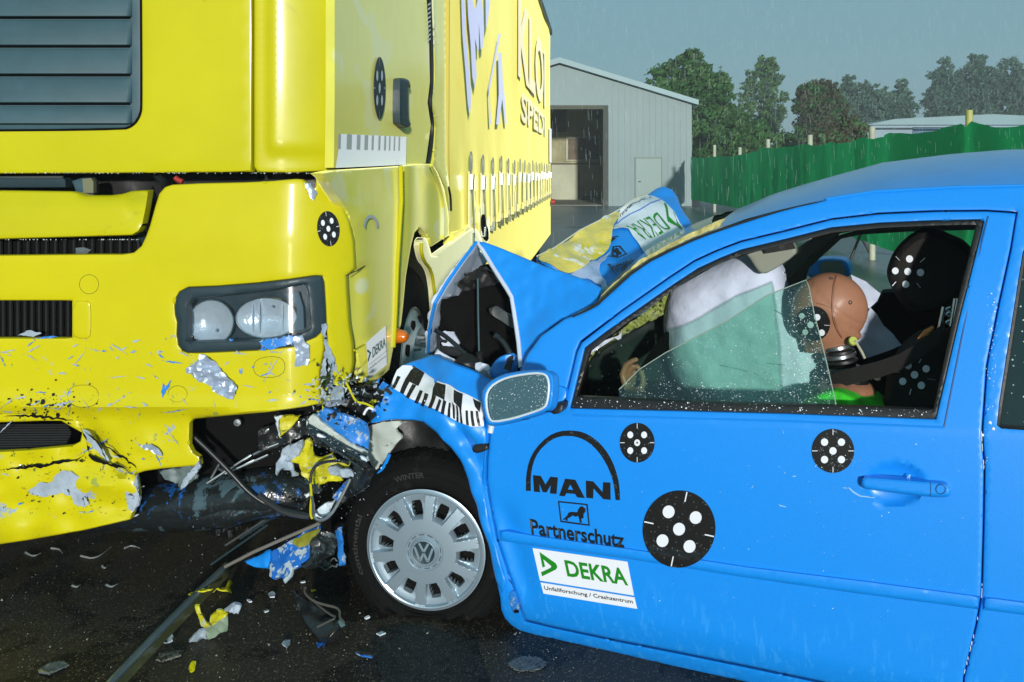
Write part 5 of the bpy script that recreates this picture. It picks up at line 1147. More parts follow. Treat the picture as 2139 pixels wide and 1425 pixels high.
blk = [[(700, 1010), (770, 1047), (725, 1135), (640, 1090), (672, 1035)], [(832, 1110), (893, 1130), (882, 1232), (806, 1192)], [(952, 1160), (1012, 1186), (1006, 1292), (952, 1238)], [(1082, 1212), (1140, 1238), (1134, 1300), (1100, 1262)],
       [(590, 1068), (612, 1075), (572, 1152), (550, 1142)], [(640, 1090), (672, 1105), (630, 1190), (606, 1175)], [(690, 1120), (714, 1130), (670, 1215), (648, 1204)], [(735, 1160), (754, 1168), (722, 1250), (702, 1240)], [(765, 1180), (784, 1190), (756, 1270), (738, 1262)], [(806, 1190), (828, 1205), (800, 1286), (780, 1280)], [(845, 1225), (862, 1235), (842, 1305), (822, 1298)], [(875, 1228), (897, 1240), (882, 1325), (860, 1318)], [(915, 1245), (930, 1250), (925, 1345), (905, 1335)], [(940, 1240), (956, 1262), (962, 1350), (945, 1345)], [(965, 1255), (980, 1270), (992, 1368), (975, 1362)], [(990, 1275), (1002, 1280), (1022, 1375), (1005, 1370)], [(1035, 1290), (1053, 1290), (1066, 1385), (1046, 1380)], [(1070, 1290), (1090, 1292), (1106, 1387), (1086, 1387)], [(1107, 1290), (1122, 1290), (1142, 1387), (1126, 1387)]]
for P in blk: decal('tape_block', [c5(P)], FO, M['ink'], ti, .0062, 7)
lam = sheet('indicator', ch([(984, 932), (1012, 925), (1020, 932), (1017, 942), (990, 949)], 1), FS, M['black'], fen, off=.022, th=.03, rnd=(3, .008), grid=5)
decal('crack_line', [crack([(1058, 1190), (1066, 1215), (1078, 1250), (1083, 1262)], 1.6, 3)], CS, M['seamb'], dr, .003, 8)
sheet('torn_corner', ch([(1062, 1240), (1075, 1230), (1086, 1270), (1084, 1282), (1070, 1282), (1066, 1262)], 1), CS, M['blue_dirt'], dr, off=.004, th=.01, grid=6, rnd=(2, .003))
decal('rust_hole', [ell(1079, 1278, 6, 3, 0, 10)], CS, M['deep'], dr, .012)
# pale inner liner, arch shadow
sheet('wheel_liner', jagged(crp(560, 780, .393, [(545, 275), (620, 256), (700, 250), (712, 270), (685, 290), (690, 310), (705, 330), (702, 350), (668, 385), (650, 410), (640, 430), (600, 480), (575, 525), (555, 500), (540, 470), (528, 440), (527, 340), (535, 290)]), .8, 6, 2), FS, M['liner'], car, off=-.03, th=.01, grid=8, crump=(.02, 10))
tube('liner_edge', [FS.at(x, y, -.015) for x, y in crp(560, 780, .393, [(645, 432), (625, 480), (590, 530), (560, 570), (536, 600)])], .006, M['blue'], car, 8, smoothpath=1)
sheet('arch_shell', [(760, 880), (900, 870), (980, 960), (1060, 1200), (1060, 1260), (700, 1280), (690, 1050)], FS.shift(-.26), M['deep'], car, th=.03, grid=30)
sheet('arch_lining', jagged(crp(560, 780, .393, [(700, 255), (830, 260), (900, 330), (990, 470), (1060, 580), (1000, 560), (880, 480), (760, 470), (640, 500), (560, 600), (650, 420), (690, 350)]), 1, 10, 4), FS.shift(-.12), M['black'], car, th=.02, grid=12, crump=(.03, 9))
# bonnet: near flank, far underside, lips
BP = Plane3((1087, 769, 2.95), (997, 505, 3.22), (1246, 637, 2.95))
bo = [(997, 505), (1014, 507), (1053, 521), (1100, 540), (1144, 559), (1189, 572), (1240, 592), (1256, 602), (1248, 637), (1215, 655), (1180, 666), (1150, 684), (1130, 702), (1110, 727), (1102, 740), (1104, 800), (1086, 772), (1082, 714), (1074, 666), (1068, 621), (1055, 600), (1043, 582), (1028, 560), (1008, 525)]
bonnet = sheet('bonnet', bo, BP, M['blue'], car, th=.012, rnd=(5, .008), grid=9, fold=lambda x, y: .008*noise.noise(V((x/16, y/26, 3)))+.006*abs(noise.noise(V((x/40+y/25, y/60, 7))))+.03*math.exp(-((y-640-(1240-x)*.55)/60)**2)*sstep(1080, 1150, x)-.02*math.exp(-((y-(560+(x-1040)*1.1))/30)**2)*0, crump=(.008, 5))
tube('bonnet_lip', [BP.at(x, y, .002) for x, y in [(998, 506), (1008, 522), (1028, 555), (1045, 582), (1058, 602), (1069, 621), (1076, 666), (1083, 714), (1088, 768)]], .0075, M['innerwhite'], bonnet, 8)
UP = Plane3((997, 505, 3.22), (893, 737, 3.30), (1018, 550, 3.55))
sheet('bonnet_underside', jagged([(997, 505), (1004, 520), (1018, 548), (1000, 562), (976, 574), (972, 572), (972, 580), (955, 594), (960, 602), (966, 607), (955, 616), (943, 619), (930, 622), (924, 626), (920, 650), (916, 690), (914, 737), (893, 740), (893, 710), (896, 688), (902, 652), (907, 632), (918, 610), (930, 592), (946, 568), (963, 547), (980, 525)], .8, 9, 5), UP, M['innerwhite'], bonnet, th=.008, rnd=(3, .006), grid=8, crump=(.012, 14))
tube('bonnet_edge', [UP.at(x, y, .004) for x, y in [(995, 506), (963, 548), (931, 594), (909, 632), (903, 655), (897, 690), (894, 738)]], .0055, M['blue'], bonnet, 8)
tube('bonnet_fold', [UP.at(x, y, .006) for x, y in [(992, 516), (966, 552), (936, 596), (914, 634), (908, 660), (903, 700), (903, 738)]], .003, mat('lilac_fold', (.30, .40, .55), .4), bonnet, 6)
sheet('insulation', jagged([(1018, 552), (1028, 556), (1046, 588), (1068, 628), (1080, 720), (1084, 775), (1000, 780), (930, 745), (912, 737), (916, 690), (922, 625), (944, 612), (966, 600), (955, 590), (975, 566)], 1, 8, 7), Plane3((1000, 560, 3.45), (920, 740, 3.45), (1084, 770, 3.35)), M['deep'], bonnet, th=.02, grid=16, crump=(.03, 9))
sheet('insulation_flap', jagged([(972, 570), (1012, 556), (1030, 570), (1040, 592), (1010, 600), (985, 606), (960, 610), (953, 596)], 1.2, 6, 4), Plane3((1000, 560, 3.38), (920, 740, 3.40), (1084, 770, 3.32)), M['black'], bonnet, th=.015, grid=8, crump=(.03, 20))
EP = Plane3((1000, 560, 3.25), (920, 760, 3.22), (1084, 770, 3.12))
tube('prop_rod', [EP.at(998, 582), EP.at(999, 660), EP.at(1001, 745)], .0035, M['slate'], car, 10)
lathe('rod_socket', [(0, .03), (.012, .028), (.014, 0), (.02, -.02), (0, -.03)], EP.at(1002, 752), (0, -.3, 1), M['black'], car, 20)
for P, r_ in (([(909, 690), (930, 702), (960, 728), (985, 752)], .008), ([(915, 700), (917, 730), (922, 745), (940, 748)], .006), ([(912, 692), (920, 712), (935, 715), (932, 700)], .005), ([(1000, 752), (1006, 775), (1012, 790)], .006), ([(1034, 700), (1052, 715), (1070, 745), (1075, 770)], .01)):
    tube('hose', [EP.at(x, y, .03) for x, y in P], r_, M['wetblack'], car, 8, smoothpath=1)
sheet('wiper_cowl', jagged([(915, 722), (950, 726), (975, 736), (968, 748), (920, 738)], 1, 6, 2), EP, M['black'], car, off=.02, th=.02, grid=8, rnd=(2, .005))
sheet('grey_bracket', [(1022, 645), (1040, 640), (1075, 665), (1080, 690), (1060, 680), (1026, 656)], EP, mat('dull_bracket', (.05, .06, .06), .5, vary=(20, .5)), car, off=-.05, th=.02, grid=8, crump=(.02, 14))
wi_ = jagged([(908, 738), (914, 728), (930, 742), (950, 752), (985, 760), (1006, 756), (1020, 762), (1035, 780), (1032, 800), (1000, 792), (960, 782), (930, 770), (905, 760)], 1.2, 7, 6)
sheet('inner_wing', wi_, EP, M['innerwhite'], car, off=.05, th=.01, grid=7, crump=(.035, 14))
sheet('inner_wing', jagged([(914, 700), (930, 692), (950, 694), (958, 716), (948, 730), (925, 722)], 1, 6, 9), EP, M['innerwhite'], car, off=-.02, th=.01, grid=7, crump=(.03, 14))
sheet('inner_blue', ch([(1024, 776), (1032, 755), (1050, 742), (1078, 736), (1084, 770), (1060, 792), (1030, 796)], 1), EP, M['blue'], car, off=.07, th=.01, grid=8, rnd=(3, .01), crump=(.015, 10))
sheet('inner_blue', jagged([(1052, 770), (1062, 748), (1072, 742), (1066, 775)], .8, 5, 1), EP, M['black'], car, off=.10, th=.006, grid=8)
lathe('rubber_cap', [(0, .02), (.03, .018), (.045, 0), (.05, -.03)], EP.at(975, 758, .05), (0, -.4, 1), M['black'], car, 24)
# far half of the bonnet, thrown back, with its stickers
FP = Plane3((1130, 548, 3.25), (1385, 395, 3.95), (1300, 600, 3.2))
k7 = .18943
c7 = lambda P: crp(1120, 370, k7, P)
fb = [(1120, 543), (1180, 506), (1240, 468), (1300, 432), (1350, 403), (1370, 394), (1387, 391), (1403, 398), (1415, 412), (1425, 435), (1437, 455), (1450, 484), (1440, 500), (1340, 565), (1262, 628), (1240, 600), (1144, 562)]
bonfar = sheet('bonnet_far_half', fb, FP, M['blue'], car, th=.012, rnd=(6, .02), grid=12, crump=(.02, 6))
class Off2:
    def __init__(s): s.n = FP.n
    def at(s, x, y, off=0):
        p = FP.at(x, y, off); return p+s.n*(.020*noise.noise(p*6)+.010*noise.noise(p*16.2+V((9, 2, 4))))
FQ = Off2()
stf = decal('company_sticker', [c7([(1235, 175), (1300, 172), (1370, 215), (1400, 250), (1680, 625), (1205, 838), (1010, 590), (940, 572), (860, 580), (840, 560), (900, 480), (930, 345), (1080, 260)])], FQ, M['wdirty'], bonfar, .006, 8)
tube('sticker_line', [FQ.at(x, y, .008) for x, y in c7([(895, 500), (960, 435), (1040, 398), (1145, 378), (1260, 300), (1375, 230)])], .0024, mat('line_blue', (.06, .16, .50), .4), stf, 6)
text('company_lettering', 'DEKRA', c7([(1490, 570), (1185, 705), (985, 540), (1330, 395)]), FQ, M['green'], stf, .009, bold=-.005)
decal('company_emblem', [c7([(1408, 285), (1430, 300), (1462, 440), (1560, 520), (1530, 430), (1500, 395), (1618, 580), (1455, 480), (1440, 440)])], FQ, M['green'], stf, .009, 8)
text('small_lettering', 'Unfallforschung / C', c7([(940, 408), (1290, 205), (1275, 185), (930, 385)]), FQ, M['inkplain'], stf, .009, bold=.01)
text('partner_lettering', 'Partnerschutz', c7([(785, 965), (1150, 870), (1175, 945), (855, 1085)]), FQ, M['inkplain'], bonfar, .009, bold=.015)
decal('emblem_frame', [c7([(845, 762), (925, 770), (1005, 858), (905, 900), (770, 850), (840, 860)])], FQ, M['inkplain'], bonfar, .009, 8, holes=[[c7([(862, 775), (918, 783), (985, 852), (908, 886), (855, 845)])]])
decal('lion_emblem', [c7([(850, 820), (880, 785), (905, 795), (915, 830), (940, 835), (935, 870), (915, 850), (905, 880), (885, 880), (890, 840)])], FQ, M['inkplain'], bonfar, .009, 8)
decal('maker_letter', [c7([(830, 700), (840, 665), (905, 660), (905, 670), (850, 678), (885, 685), (835, 712)])], FQ, M['inkplain'], bonfar, .009, 8)
yf = sheet('yellow_film', jagged(ch(c7([(0, 915), (200, 770), (480, 590), (700, 460), (920, 345), (930, 420), (870, 500), (840, 580), (835, 650), (815, 760), (760, 820), (600, 900), (590, 940), (520, 1010), (380, 1045), (260, 1020), (170, 985), (80, 960)]), 1), .5, 9, 8), FQ, M['film'], bonfar, off=.012, th=.002, grid=8, crump=(.014, 9))  # added sheet carrying the truck's yellow reflection as colour
sheet('clear_film', jagged(c7([(380, 1045), (520, 1015), (600, 930), (720, 860), (830, 800), (760, 900), (700, 960), (710, 1060), (760, 1160), (780, 1300), (740, 1320), (715, 1200), (600, 1120), (430, 1080)]), 1, 9, 8), FQ, M['clearfilm'], bonfar, off=.014, th=.002, grid=8, crump=(.02, 9))
tube('film_edge', [FQ.at(x, y, .016) for x, y in c7([(0, 915), (200, 770), (480, 590), (700, 460), (920, 345), (1080, 260), (1235, 178)])], .003, mat('film_edge_m', (.60, .60, .45), .3, coat=.5), yf, 6)  # pale edge of the added reflection sheet
# ================================================================== WRECKAGE between the two vehicles
XP = lambda d0, d1=None, d2=None: Plane3((560, 760, d0), (900, 800, d1 or d0), (700, 1150, d2 or d0))
k8 = 360/1425
c8 = lambda P: crp(540, 740, k8, P)
def scrap(name, P, pl, m, par=None, jag=1.2, st=6, cr=.02, fr_=18, th=.008, rnd=(2, .003), off=0, grid=8, seed=0, ang=30):
    return sheet(name, jagged(P, jag, st, seed), pl, M[m] if isinstance(m, str) else m, par or car, off=off, th=th, grid=grid, rnd=rnd, crump=(cr, fr_) if cr else None, ang=ang)
scrap('crushed_metal', c8([(480, 180), (560, 200), (640, 260), (720, 300), (800, 260), (900, 250), (1060, 290), (1020, 400), (980, 500), (900, 570), (780, 560), (640, 520), (560, 430), (520, 330)]), XP(3.02), 'blue_dirt' if 0 else 'black', cr=.06, seed=1)
rg = random.Random(9)
for i in range(100):
    x, y = rg.uniform(540, 1050), rg.uniform(200, 570); r_ = rg.uniform(9, 26) if i % 3 else rg.uniform(20, 60); n_ = rg.choice((3, 4, 5)); a0 = rg.uniform(0, 6)
    if x > 860 and y > 480: continue
    P = [(x+r_*rg.uniform(.4, 1.3)*math.cos(a0+j*6.283/n_), y+r_*rg.uniform(.3, .9)*math.sin(a0+j*6.283/n_)) for j in range(n_)]
    d_ = rg.uniform(2.88, 3.0)
    scrap('metal_shred', c8(P), Plane3((560, 760, d_+rg.uniform(-.1, .1)), (900, 800, d_+rg.uniform(-.1, .1)), (700, 1150, d_+rg.uniform(-.2, .2))), rg.choice(['primer', 'primer', 'steel', 'black', 'wetblack', 'wetblack', 'black', 'yellow_t', 'blue_dirt', 'liner']), jag=.8, st=4, cr=.02, fr_=40, th=.003, seed=i, grid=5, rnd=None)
scrap('torn_bumper_skin', c8([(560, 250), (640, 270), (700, 300), (720, 380), (690, 430), (620, 440), (570, 430), (540, 380), (520, 330)]), XP(2.90), 'primer', cr=.04, fr_=30, seed=2)
scrap('blue_shred', c8([(470, 500), (540, 440), (620, 470), (760, 520), (900, 580), (905, 700), (900, 800), (780, 740), (640, 640), (520, 570)]), XP(2.86, 2.84, 2.95), 'blue_dirt', cr=.02, fr_=12, seed=3)
scrap('lamp_shell', c8([(405, 550), (440, 500), (480, 520), (620, 640), (760, 730), (900, 820), (910, 890), (860, 880), (700, 770), (520, 650), (420, 600)]), XP(2.85, 2.83, 2.95), 'wdirty' if 0 else 'liner', cr=.012, seed=4)
scrap('lamp_frame', c8([(395, 565), (430, 590), (600, 690), (760, 790), (900, 870), (930, 950), (900, 1000), (800, 900), (640, 820), (480, 740), (400, 640)]), XP(2.84, 2.82, 2.95), 'wetblack', cr=.02, fr_=25, seed=5)
for a, b in (((400, 575), (895, 850)), ((405, 600), (900, 885)), ((410, 625), (880, 900)), ((460, 660), (860, 950))):
    tube('lamp_trim', [XP(2.83, 2.81, 2.95).at(*c8([p])[0]) for p in (a, ((a[0]+b[0])/2, (a[1]+b[1])/2+6), b)], .0035, M['slate_dk'], car, 6)
scrap('white_clip', c8([(480, 655), (520, 660), (560, 685), (530, 690), (490, 675)]), XP(2.81), 'white', cr=.01, seed=6)
scrap('white_clip', c8([(835, 840), (880, 850), (905, 875), (895, 890), (850, 870)]), XP(2.80), 'wdirty', cr=.01, seed=6)
scrap('yellow_scrap', c8([(380, 720), (420, 700), (450, 740), (465, 830), (520, 845), (600, 830), (640, 880), (760, 900), (740, 940), (640, 960), (690, 1000), (700, 1040), (560, 1050), (430, 1070), (340, 1000), (330, 900), (250, 870), (330, 820)]), XP(2.95, 2.92), 'yellow_t', cr=.04, fr_=12, seed=7)
scrap('grey_scrap', c8([(200, 780), (300, 740), (370, 700), (375, 760), (330, 840), (260, 880), (300, 960), (330, 1010), (240, 960), (200, 940), (165, 990), (150, 900), (180, 850)]), XP(2.93, 2.90), 'primer', cr=.04, fr_=20, seed=8)
scrap('grey_scrap', c8([(560, 960), (640, 930), (760, 960), (800, 1010), (700, 1020), (600, 1010)]), XP(2.90, 2.86), 'primer', cr=.03, seed=18)
scrap('yellow_scrap', c8([(130, 510), (180, 515), (350, 505), (300, 580), (200, 670), (175, 685), (160, 600)]), XP(3.02), 'yellow_t', cr=.02, seed=9)
scrap('white_edge', c8([(128, 515), (190, 515), (165, 560), (180, 670), (165, 672), (150, 590)]), XP(3.0), 'wdirty', cr=.02, seed=9)
scrap('black_panel', c8([(0, 620), (150, 570), (330, 540), (420, 510), (400, 600), (420, 680), (280, 720), (100, 790), (0, 800)]), XP(3.05), 'wetblack', cr=.02, seed=10)
scrap('black_panel', c8([(760, 900), (920, 930), (970, 980), (900, 1090), (760, 1180), (620, 1290), (560, 1330), (640, 1200), (740, 1050), (800, 980)]), XP(2.84, 2.84, 2.95), 'wetblack', cr=.04, seed=11)
scrap('crumpled_bracket', c8([(470, 1290), (560, 1230), (640, 1200), (650, 1230), (600, 1310), (520, 1350), (450, 1340)]), XP(2.93), 'wdirty', cr=.03, fr_=30, seed=12)
scrap('crumpled_bracket', c8([(610, 1180), (670, 1110), (740, 1030), (770, 1040), (720, 1110), (660, 1200)]), XP(2.90), 'blue_white', cr=.03, fr_=30, seed=12)
scrap('crumpled_bracket', c8([(440, 1090), (500, 1060), (530, 1110), (510, 1160), (450, 1170)]), XP(2.93), 'steel', cr=.05, fr_=40, seed=13)
scrap('white_clip', c8([(380, 1160), (420, 1145), (425, 1165), (400, 1185)]), XP(2.9), 'white', cr=.01, seed=14)
for P, r_, m in (([(690, 180), (740, 260), (790, 370), (820, 400), (880, 405), (950, 440)], .0035, 'yellow'), ([(870, 500), (890, 460), (915, 440), (950, 460)], .004, 'white'), ([(430, 1060), (435, 980), (470, 920), (560, 885), (700, 880), (750, 910)], .005, 'cable'), ([(430, 1070), (440, 1180), (430, 1250), (430, 1330), (445, 1360)], .004, 'yellow'), ([(440, 1170), (455, 1260), (450, 1350), (520, 1385), (600, 1330), (660, 1230), (760, 1030)], .005, 'steel'),
               ([(0, 1160), (120, 1250), (220, 1310), (420, 1340)], .010, 'cable'), ([(1050, 280), (1100, 330)], .006, 'wetblack')):
    tube('bent_wire', [XP(2.86).at(*p) for p in c8(P)], r_, M[m], car, 7, smoothpath=2)
for i in range(70):      # frayed plastic splinters at the bumper corner
    x, y = rg.gauss(690, 26), rg.gauss(815, 34); a = rg.uniform(0, 6.28); L_ = rg.uniform(5, 20); w_ = rg.uniform(1, 3.4)
    P = [(x, y), (x+L_*.5*math.cos(a)-w_*math.sin(a), y+L_*.5*math.sin(a)+w_*math.cos(a)), (x+L_*math.cos(a+.3), y+L_*math.sin(a+.3)), (x+L_*.5*math.cos(a)+w_*math.sin(a), y+L_*.5*math.sin(a)-w_*math.cos(a))]
    d_ = rg.uniform(2.82, 2.92)
    scrap('plastic_splinter', P, Plane3((560, 760, d_+rg.uniform(-.1, .1)), (900, 800, d_), (700, 1150, d_+rg.uniform(-.2, .2))), rg.choice(['primer', 'primer', 'liner', 'black', 'yellow_t']), jag=.5, st=5, cr=.01, fr_=40, th=.002, seed=i, grid=5, rnd=None)
gv, gf = [], []
for i in range(420):
    x, y = rg.gauss(690, 70), rg.gauss(930, 90)
    if not (540 < x < 820 and 790 < y < 1180): continue
    p = at(x, y, 2.80 if y < 1000 else 2.86); r_ = rg.uniform(.0007, .0030); k_ = len(gv)
    gv += [p+V((rg.uniform(-r_, r_), rg.uniform(-r_, r_), rg.uniform(-r_, r_))) for _ in range(4)]; gf += [(k_, k_+1, k_+2), (k_, k_+3, k_+1), (k_+1, k_+3, k_+2), (k_, k_+2, k_+3)]
mesh('glass_grit', gv, gf, M['wdirty'], car, False)['kind'] = 'stuff'
# bumper beam and cables of the truck
BMp = TF.shift(-.02)
tube('crash_beam', [BMp.at(x, y, -.10) for x, y in ((150, 1075), (240, 1068), (300, 1062), (360, 1058), (430, 1050), (500, 1040), (560, 1030), (610, 1028), (640, 1040))], 1, M['beam'], truck, 20, radii=[.05, .06, .075, .085, .09, .085, .085, .08, .07], smoothpath=1)
tube('crash_beam', [BMp.at(x, y, -.06) for x, y in ((290, 1075), (380, 1080), (470, 1072), (560, 1055), (600, 1045))], 1, M['beam'], truck, 14, radii=[.03, .045, .05, .04, .02], smoothpath=1)
tube('air_cable', [BMp.at(x, y, .0) for x, y in ((397, 905), (430, 935), (480, 985), (520, 1030), (560, 1056), (610, 1068), (648, 1078))], .0085, M['cable'], truck, 10, smoothpath=2)
scrap('beam_cover', [(398, 882), (470, 872), (560, 866), (640, 850), (650, 880), (580, 900), (560, 930), (470, 950), (420, 930)], Plane3((400, 900, 3.25), (650, 880, 3.2), (500, 1000, 3.2)), 'black', truck, cr=.03, seed=20)
scrap('steel_bracket', [(420, 975), (480, 955), (560, 930), (640, 900), (630, 940), (560, 980), (480, 1010), (420, 1010)], Plane3((400, 900, 3.15), (650, 880, 3.1), (500, 1000, 3.2)), 'wetblack', truck, cr=.05, seed=21)
for a, b in (((432, 1010), (525, 950)), ((528, 950), (565, 932)), ((560, 935), (640, 905)), ((455, 978), (478, 990)), ((440, 1000), (460, 965)), ((470, 990), (560, 950))):
    tube('bright_linkage', [at(a[0], a[1], 3.05), at(b[0], b[1], 3.08)], .0045, M['steel'], truck, 8)
lathe('bolt_head', [(0, .01), (.012, .009), (.014, 0)], at(497, 882, 3.1), (0, -1, 0), M['steel'], truck, 12)
scrap('torn_bracket', [(330, 985), (405, 972), (412, 1000), (395, 1010), (375, 1025), (372, 1010), (345, 1003)], TB.shift(-.01), mat('grey_green_metal', (.09, .13, .13), .5, vary=(30, .4)), truck, jag=2, cr=.02, seed=22)
scrap('torn_bracket', [(405, 972), (420, 960), (420, 975), (400, 1000), (385, 1020), (376, 1026), (380, 1005)], TB.shift(.0), 'primer', truck, jag=2, cr=.02, seed=23)
# scrap lying under the nose
scrap('corner_piece', [(283, 995), (290, 988), (287, 1020), (293, 1045), (280, 1070), (276, 1040)], TB.shift(.004), 'primer', truck, jag=2, cr=.015, seed=24)
# ================================================================== LOOSE DEBRIS on the asphalt
G1 = GR
def debris(name, P, m, label, cat, z=.0, tilt=None, jag=1, st=6, cr=.012, fr_=25, th=.004, grid=8, seed=0, group=None, rnd=(2, .002)):
    pl = tilt or Ground(z)
    o = sheet(name, jagged(P, jag, st, seed), pl, M[m] if isinstance(m, str) else m, None, off=.004, th=th, grid=grid, rnd=rnd, crump=(cr, fr_) if cr else None)
    zmin = min(v.co.z for v in o.data.vertices)
    if zmin < .003:
        for v in o.data.vertices: v.co.z += .003-zmin
    return tag(o, label, cat, group)
gp = lambda x, y, z=0: Ground(z).at(x, y)
# long trim bar
bar_ = tag(empty('trim_bar', gp(400, 1260)), 'long thin grey metal trim bar lying across the dark asphalt', 'metal bar')
A_ = [gp(150, 1520, .045), gp(232, 1425, .045), gp(330, 1322, .05), gp(420, 1232, .055), gp(473, 1182, .06)]
tube('bar_rail', A_, .0125, M['steel'] if 0 else mat('wet_grey_rail', (.16, .22, .23), .22, metal=.4, coat=.5, bump=(30, .3, .004)), bar_, 12)
vs = [];
for p in A_: vs += [p+V((.010, 0, -.004)), p+V((.018, .0, -.030)), p+V((.014, 0, -.032)), p+V((.0, 0, -.010))]
mesh('bar_flange', vs, [(4*i+a, 4*i+b, 4*i+4+b, 4*i+4+a) for i in range(len(A_)-1) for a, b in ((0, 1), (1, 2), (2, 3), (3, 0))], mat('rail_reflect', (.07, .075, .03), .25, coat=.8, vary=(8, .4)), bar_)  # olive tint paints in the yellow reflected beside the rail
# blue bumper remains
BL = Plane3((480, 1180, 3.12), (660, 1100, 3.05), (600, 1215, 2.98))
bb = tag(empty('bumper_fragment', at(600, 1200, 3.0).xy.to_3d()), 'torn blue and white bumper fragment hanging under the crushed nose', 'car part')
for (P, m, s_) in (([(508, 1171), (540, 1160), (562, 1147), (566, 1150), (565, 1170), (558, 1187), (530, 1184), (515, 1178)], 'blue', 1),
                  ([(566, 1150), (600, 1132), (640, 1108), (668, 1096), (664, 1118), (655, 1132), (650, 1142), (645, 1165), (628, 1182), (612, 1190), (610, 1205), (596, 1218), (590, 1205), (572, 1210), (562, 1205), (566, 1170)], 'blue_white', 2)):
    scrap('bumper_skin', P, BL, m, bb, jag=1, cr=.015, fr_=14, seed=s_, rnd=(3, .005))
scrap('yellow_patch', [(615, 1125), (640, 1112), (666, 1104), (655, 1135), (625, 1145), (612, 1136)], BL, mat('yellow_olive_gloss', (.28, .27, .02), .25, coat=.8, vary=(10, .3)), bb, off=.008, jag=.8, cr=.01, seed=3, th=.003)
tube('fragment_edge', [BL.at(x, y, .012) for x, y in ((470, 1184), (530, 1153), (600, 1122), (668, 1093))], .006, mat('edge_brown', (.16, .15, .13), .3, coat=.5), bb, 8)
scrap('black_stub', [(655, 1130), (680, 1105), (700, 1120), (690, 1160), (665, 1185), (640, 1190), (630, 1180), (650, 1160)], Plane3((640, 1150, 3.0), (700, 1120, 2.95), (660, 1190, 2.95)), 'wetblack', car, cr=.03, seed=30)
scrap('under_panel', [(700, 1110), (712, 1100), (716, 1180), (708, 1182)], Plane3((700, 1110, 2.95), (716, 1100, 2.93), (706, 1182, 2.9)), 'blue_dirt', car, cr=.01, seed=31)
for a, b in (((470, 1140), (580, 1068)), ((500, 1126), (570, 1080)), ((440, 1180), (560, 1096))):
    tube('wet_strip', [at(a[0], a[1], 3.2), at(b[0], b[1], 3.25)], .004, M['steel'] if b[1] < 1070 else M['slate_dk'], car, 6)
k9 = 760/2139
c9 = lambda P: crp(0, 1060, k9, P)
yt = tag(empty('torn_bumper_piece', gp(440, 1310)), 'torn yellow and grey piece of bumper skin standing on the asphalt', 'car part')
Y1 = Plane3((400, 1345, 2.82), (500, 1300, 2.84), (430, 1270, 2.80))
for P, m, s_ in (([(1145, 600), (1170, 595), (1200, 650), (1240, 690), (1215, 720), (1185, 690)], 'yellow_t', 1), ([(1230, 650), (1270, 600), (1330, 605), (1340, 640), (1290, 680), (1250, 690)], 'yellow_t', 2), ([(1320, 600), (1380, 570), (1418, 600), (1400, 625), (1350, 635)], 'primer', 3),
                ([(1200, 700), (1280, 670), (1340, 650), (1340, 720), (1290, 740), (1260, 780), (1210, 790)], mat('grey_green_back', (.20, .28, .20), .5, vary=(12, .3)), 4), ([(1100, 820), (1120, 770), (1170, 740), (1215, 730), (1210, 790), (1150, 800)], 'primer', 5)):
    scrap('torn_skin', c9(P), Y1, m, yt, jag=1.3, cr=.03, fr_=16, seed=s_)
ST = debris('yellow_shred', c9([(1110, 500), (1180, 485), (1260, 475), (1240, 492), (1160, 502), (1120, 506)]), 'yellow_t', 'thin yellow shred lying across the metal bar', 'plastic shred', z=.06, seed=1)
debris('yellow_shred', c9([(1215, 515), (1270, 485), (1320, 480), (1350, 452), (1368, 460), (1350, 480), (1362, 510), (1330, 500), (1270, 500)]), 'yellow_t', 'forked yellow and grey shred just right of the metal bar', 'plastic shred', z=.0, seed=2)
debris('grey_shred', c9([(950, 780), (985, 762), (1020, 775), (1015, 795), (975, 808), (952, 800)]), 'primer', 'small pale grey scrap touching the bar near its lower half', 'plastic shred', seed=3)
debris('yellow_chip', c9([(1110, 955), (1130, 930), (1152, 940), (1148, 965), (1120, 975), (1108, 970)]), 'yellow', 'bright yellow chip on the asphalt at the lower left', 'paint chip', seed=4, jag=.6)
debris('grey_flake_patch', c9([(915, 905), (940, 870), (1000, 850), (1080, 850), (1075, 875), (1010, 900), (960, 915)]), mat('flake_patch', (.12, .13, .11), .6, vary=(60, .6), layers=[((.015, .015, .012), 70, .52, None, None, 4)]), 'flattened pale flaky patch of dust beside the metal bar', 'dust patch', seed=5, cr=.003)
debris('glass_plate', c9([(220, 965), (290, 925), (380, 915), (405, 935), (290, 990), (230, 980)]), mat('wet_glass_plate', (.13, .16, .17), .15, coat=1, vary=(20, .5)), 'flat broken grey plate left of the metal bar', 'broken plate', seed=6, cr=.004, jag=.8)
bp_ = tag(empty('black_plastic_part', gp(665, 1310)), 'black curved plastic housing part lying on the asphalt left of the wheel', 'car part')
PB = Plane3((610, 1230, 2.98), (720, 1300, 2.80), (640, 1320, 2.80))
c10 = lambda P: crp(440, 1040, 360/1425, P)
scrap('housing', c10([(680, 750), (705, 750), (760, 820), (850, 890), (960, 930), (1050, 990), (1050, 1060), (960, 1130), (860, 1110), (780, 1040), (730, 960), (690, 860)]), PB, 'wetblack', bp_, jag=.8, cr=.03, fr_=9, seed=1, rnd=(4, .015), th=.02)
tube('housing_lip', [PB.at(x, y, .03) for x, y in c10([(775, 760), (790, 735), (770, 780), (840, 850), (940, 885), (1040, 905), (1070, 935), (1065, 985), (1100, 1030)])], .004, mat('wet_lip', (.09, .085, .075), .25, coat=.6), bp_, 8, smoothpath=2)
tube('housing_lip', [PB.at(x, y, .02) for x, y in c10([(800, 800), (880, 880), (980, 960), (1045, 990), (960, 1030), (880, 1070)])], .0035, mat('wet_lip2', (.06, .06, .05), .25, coat=.6), bp_, 8, smoothpath=1)
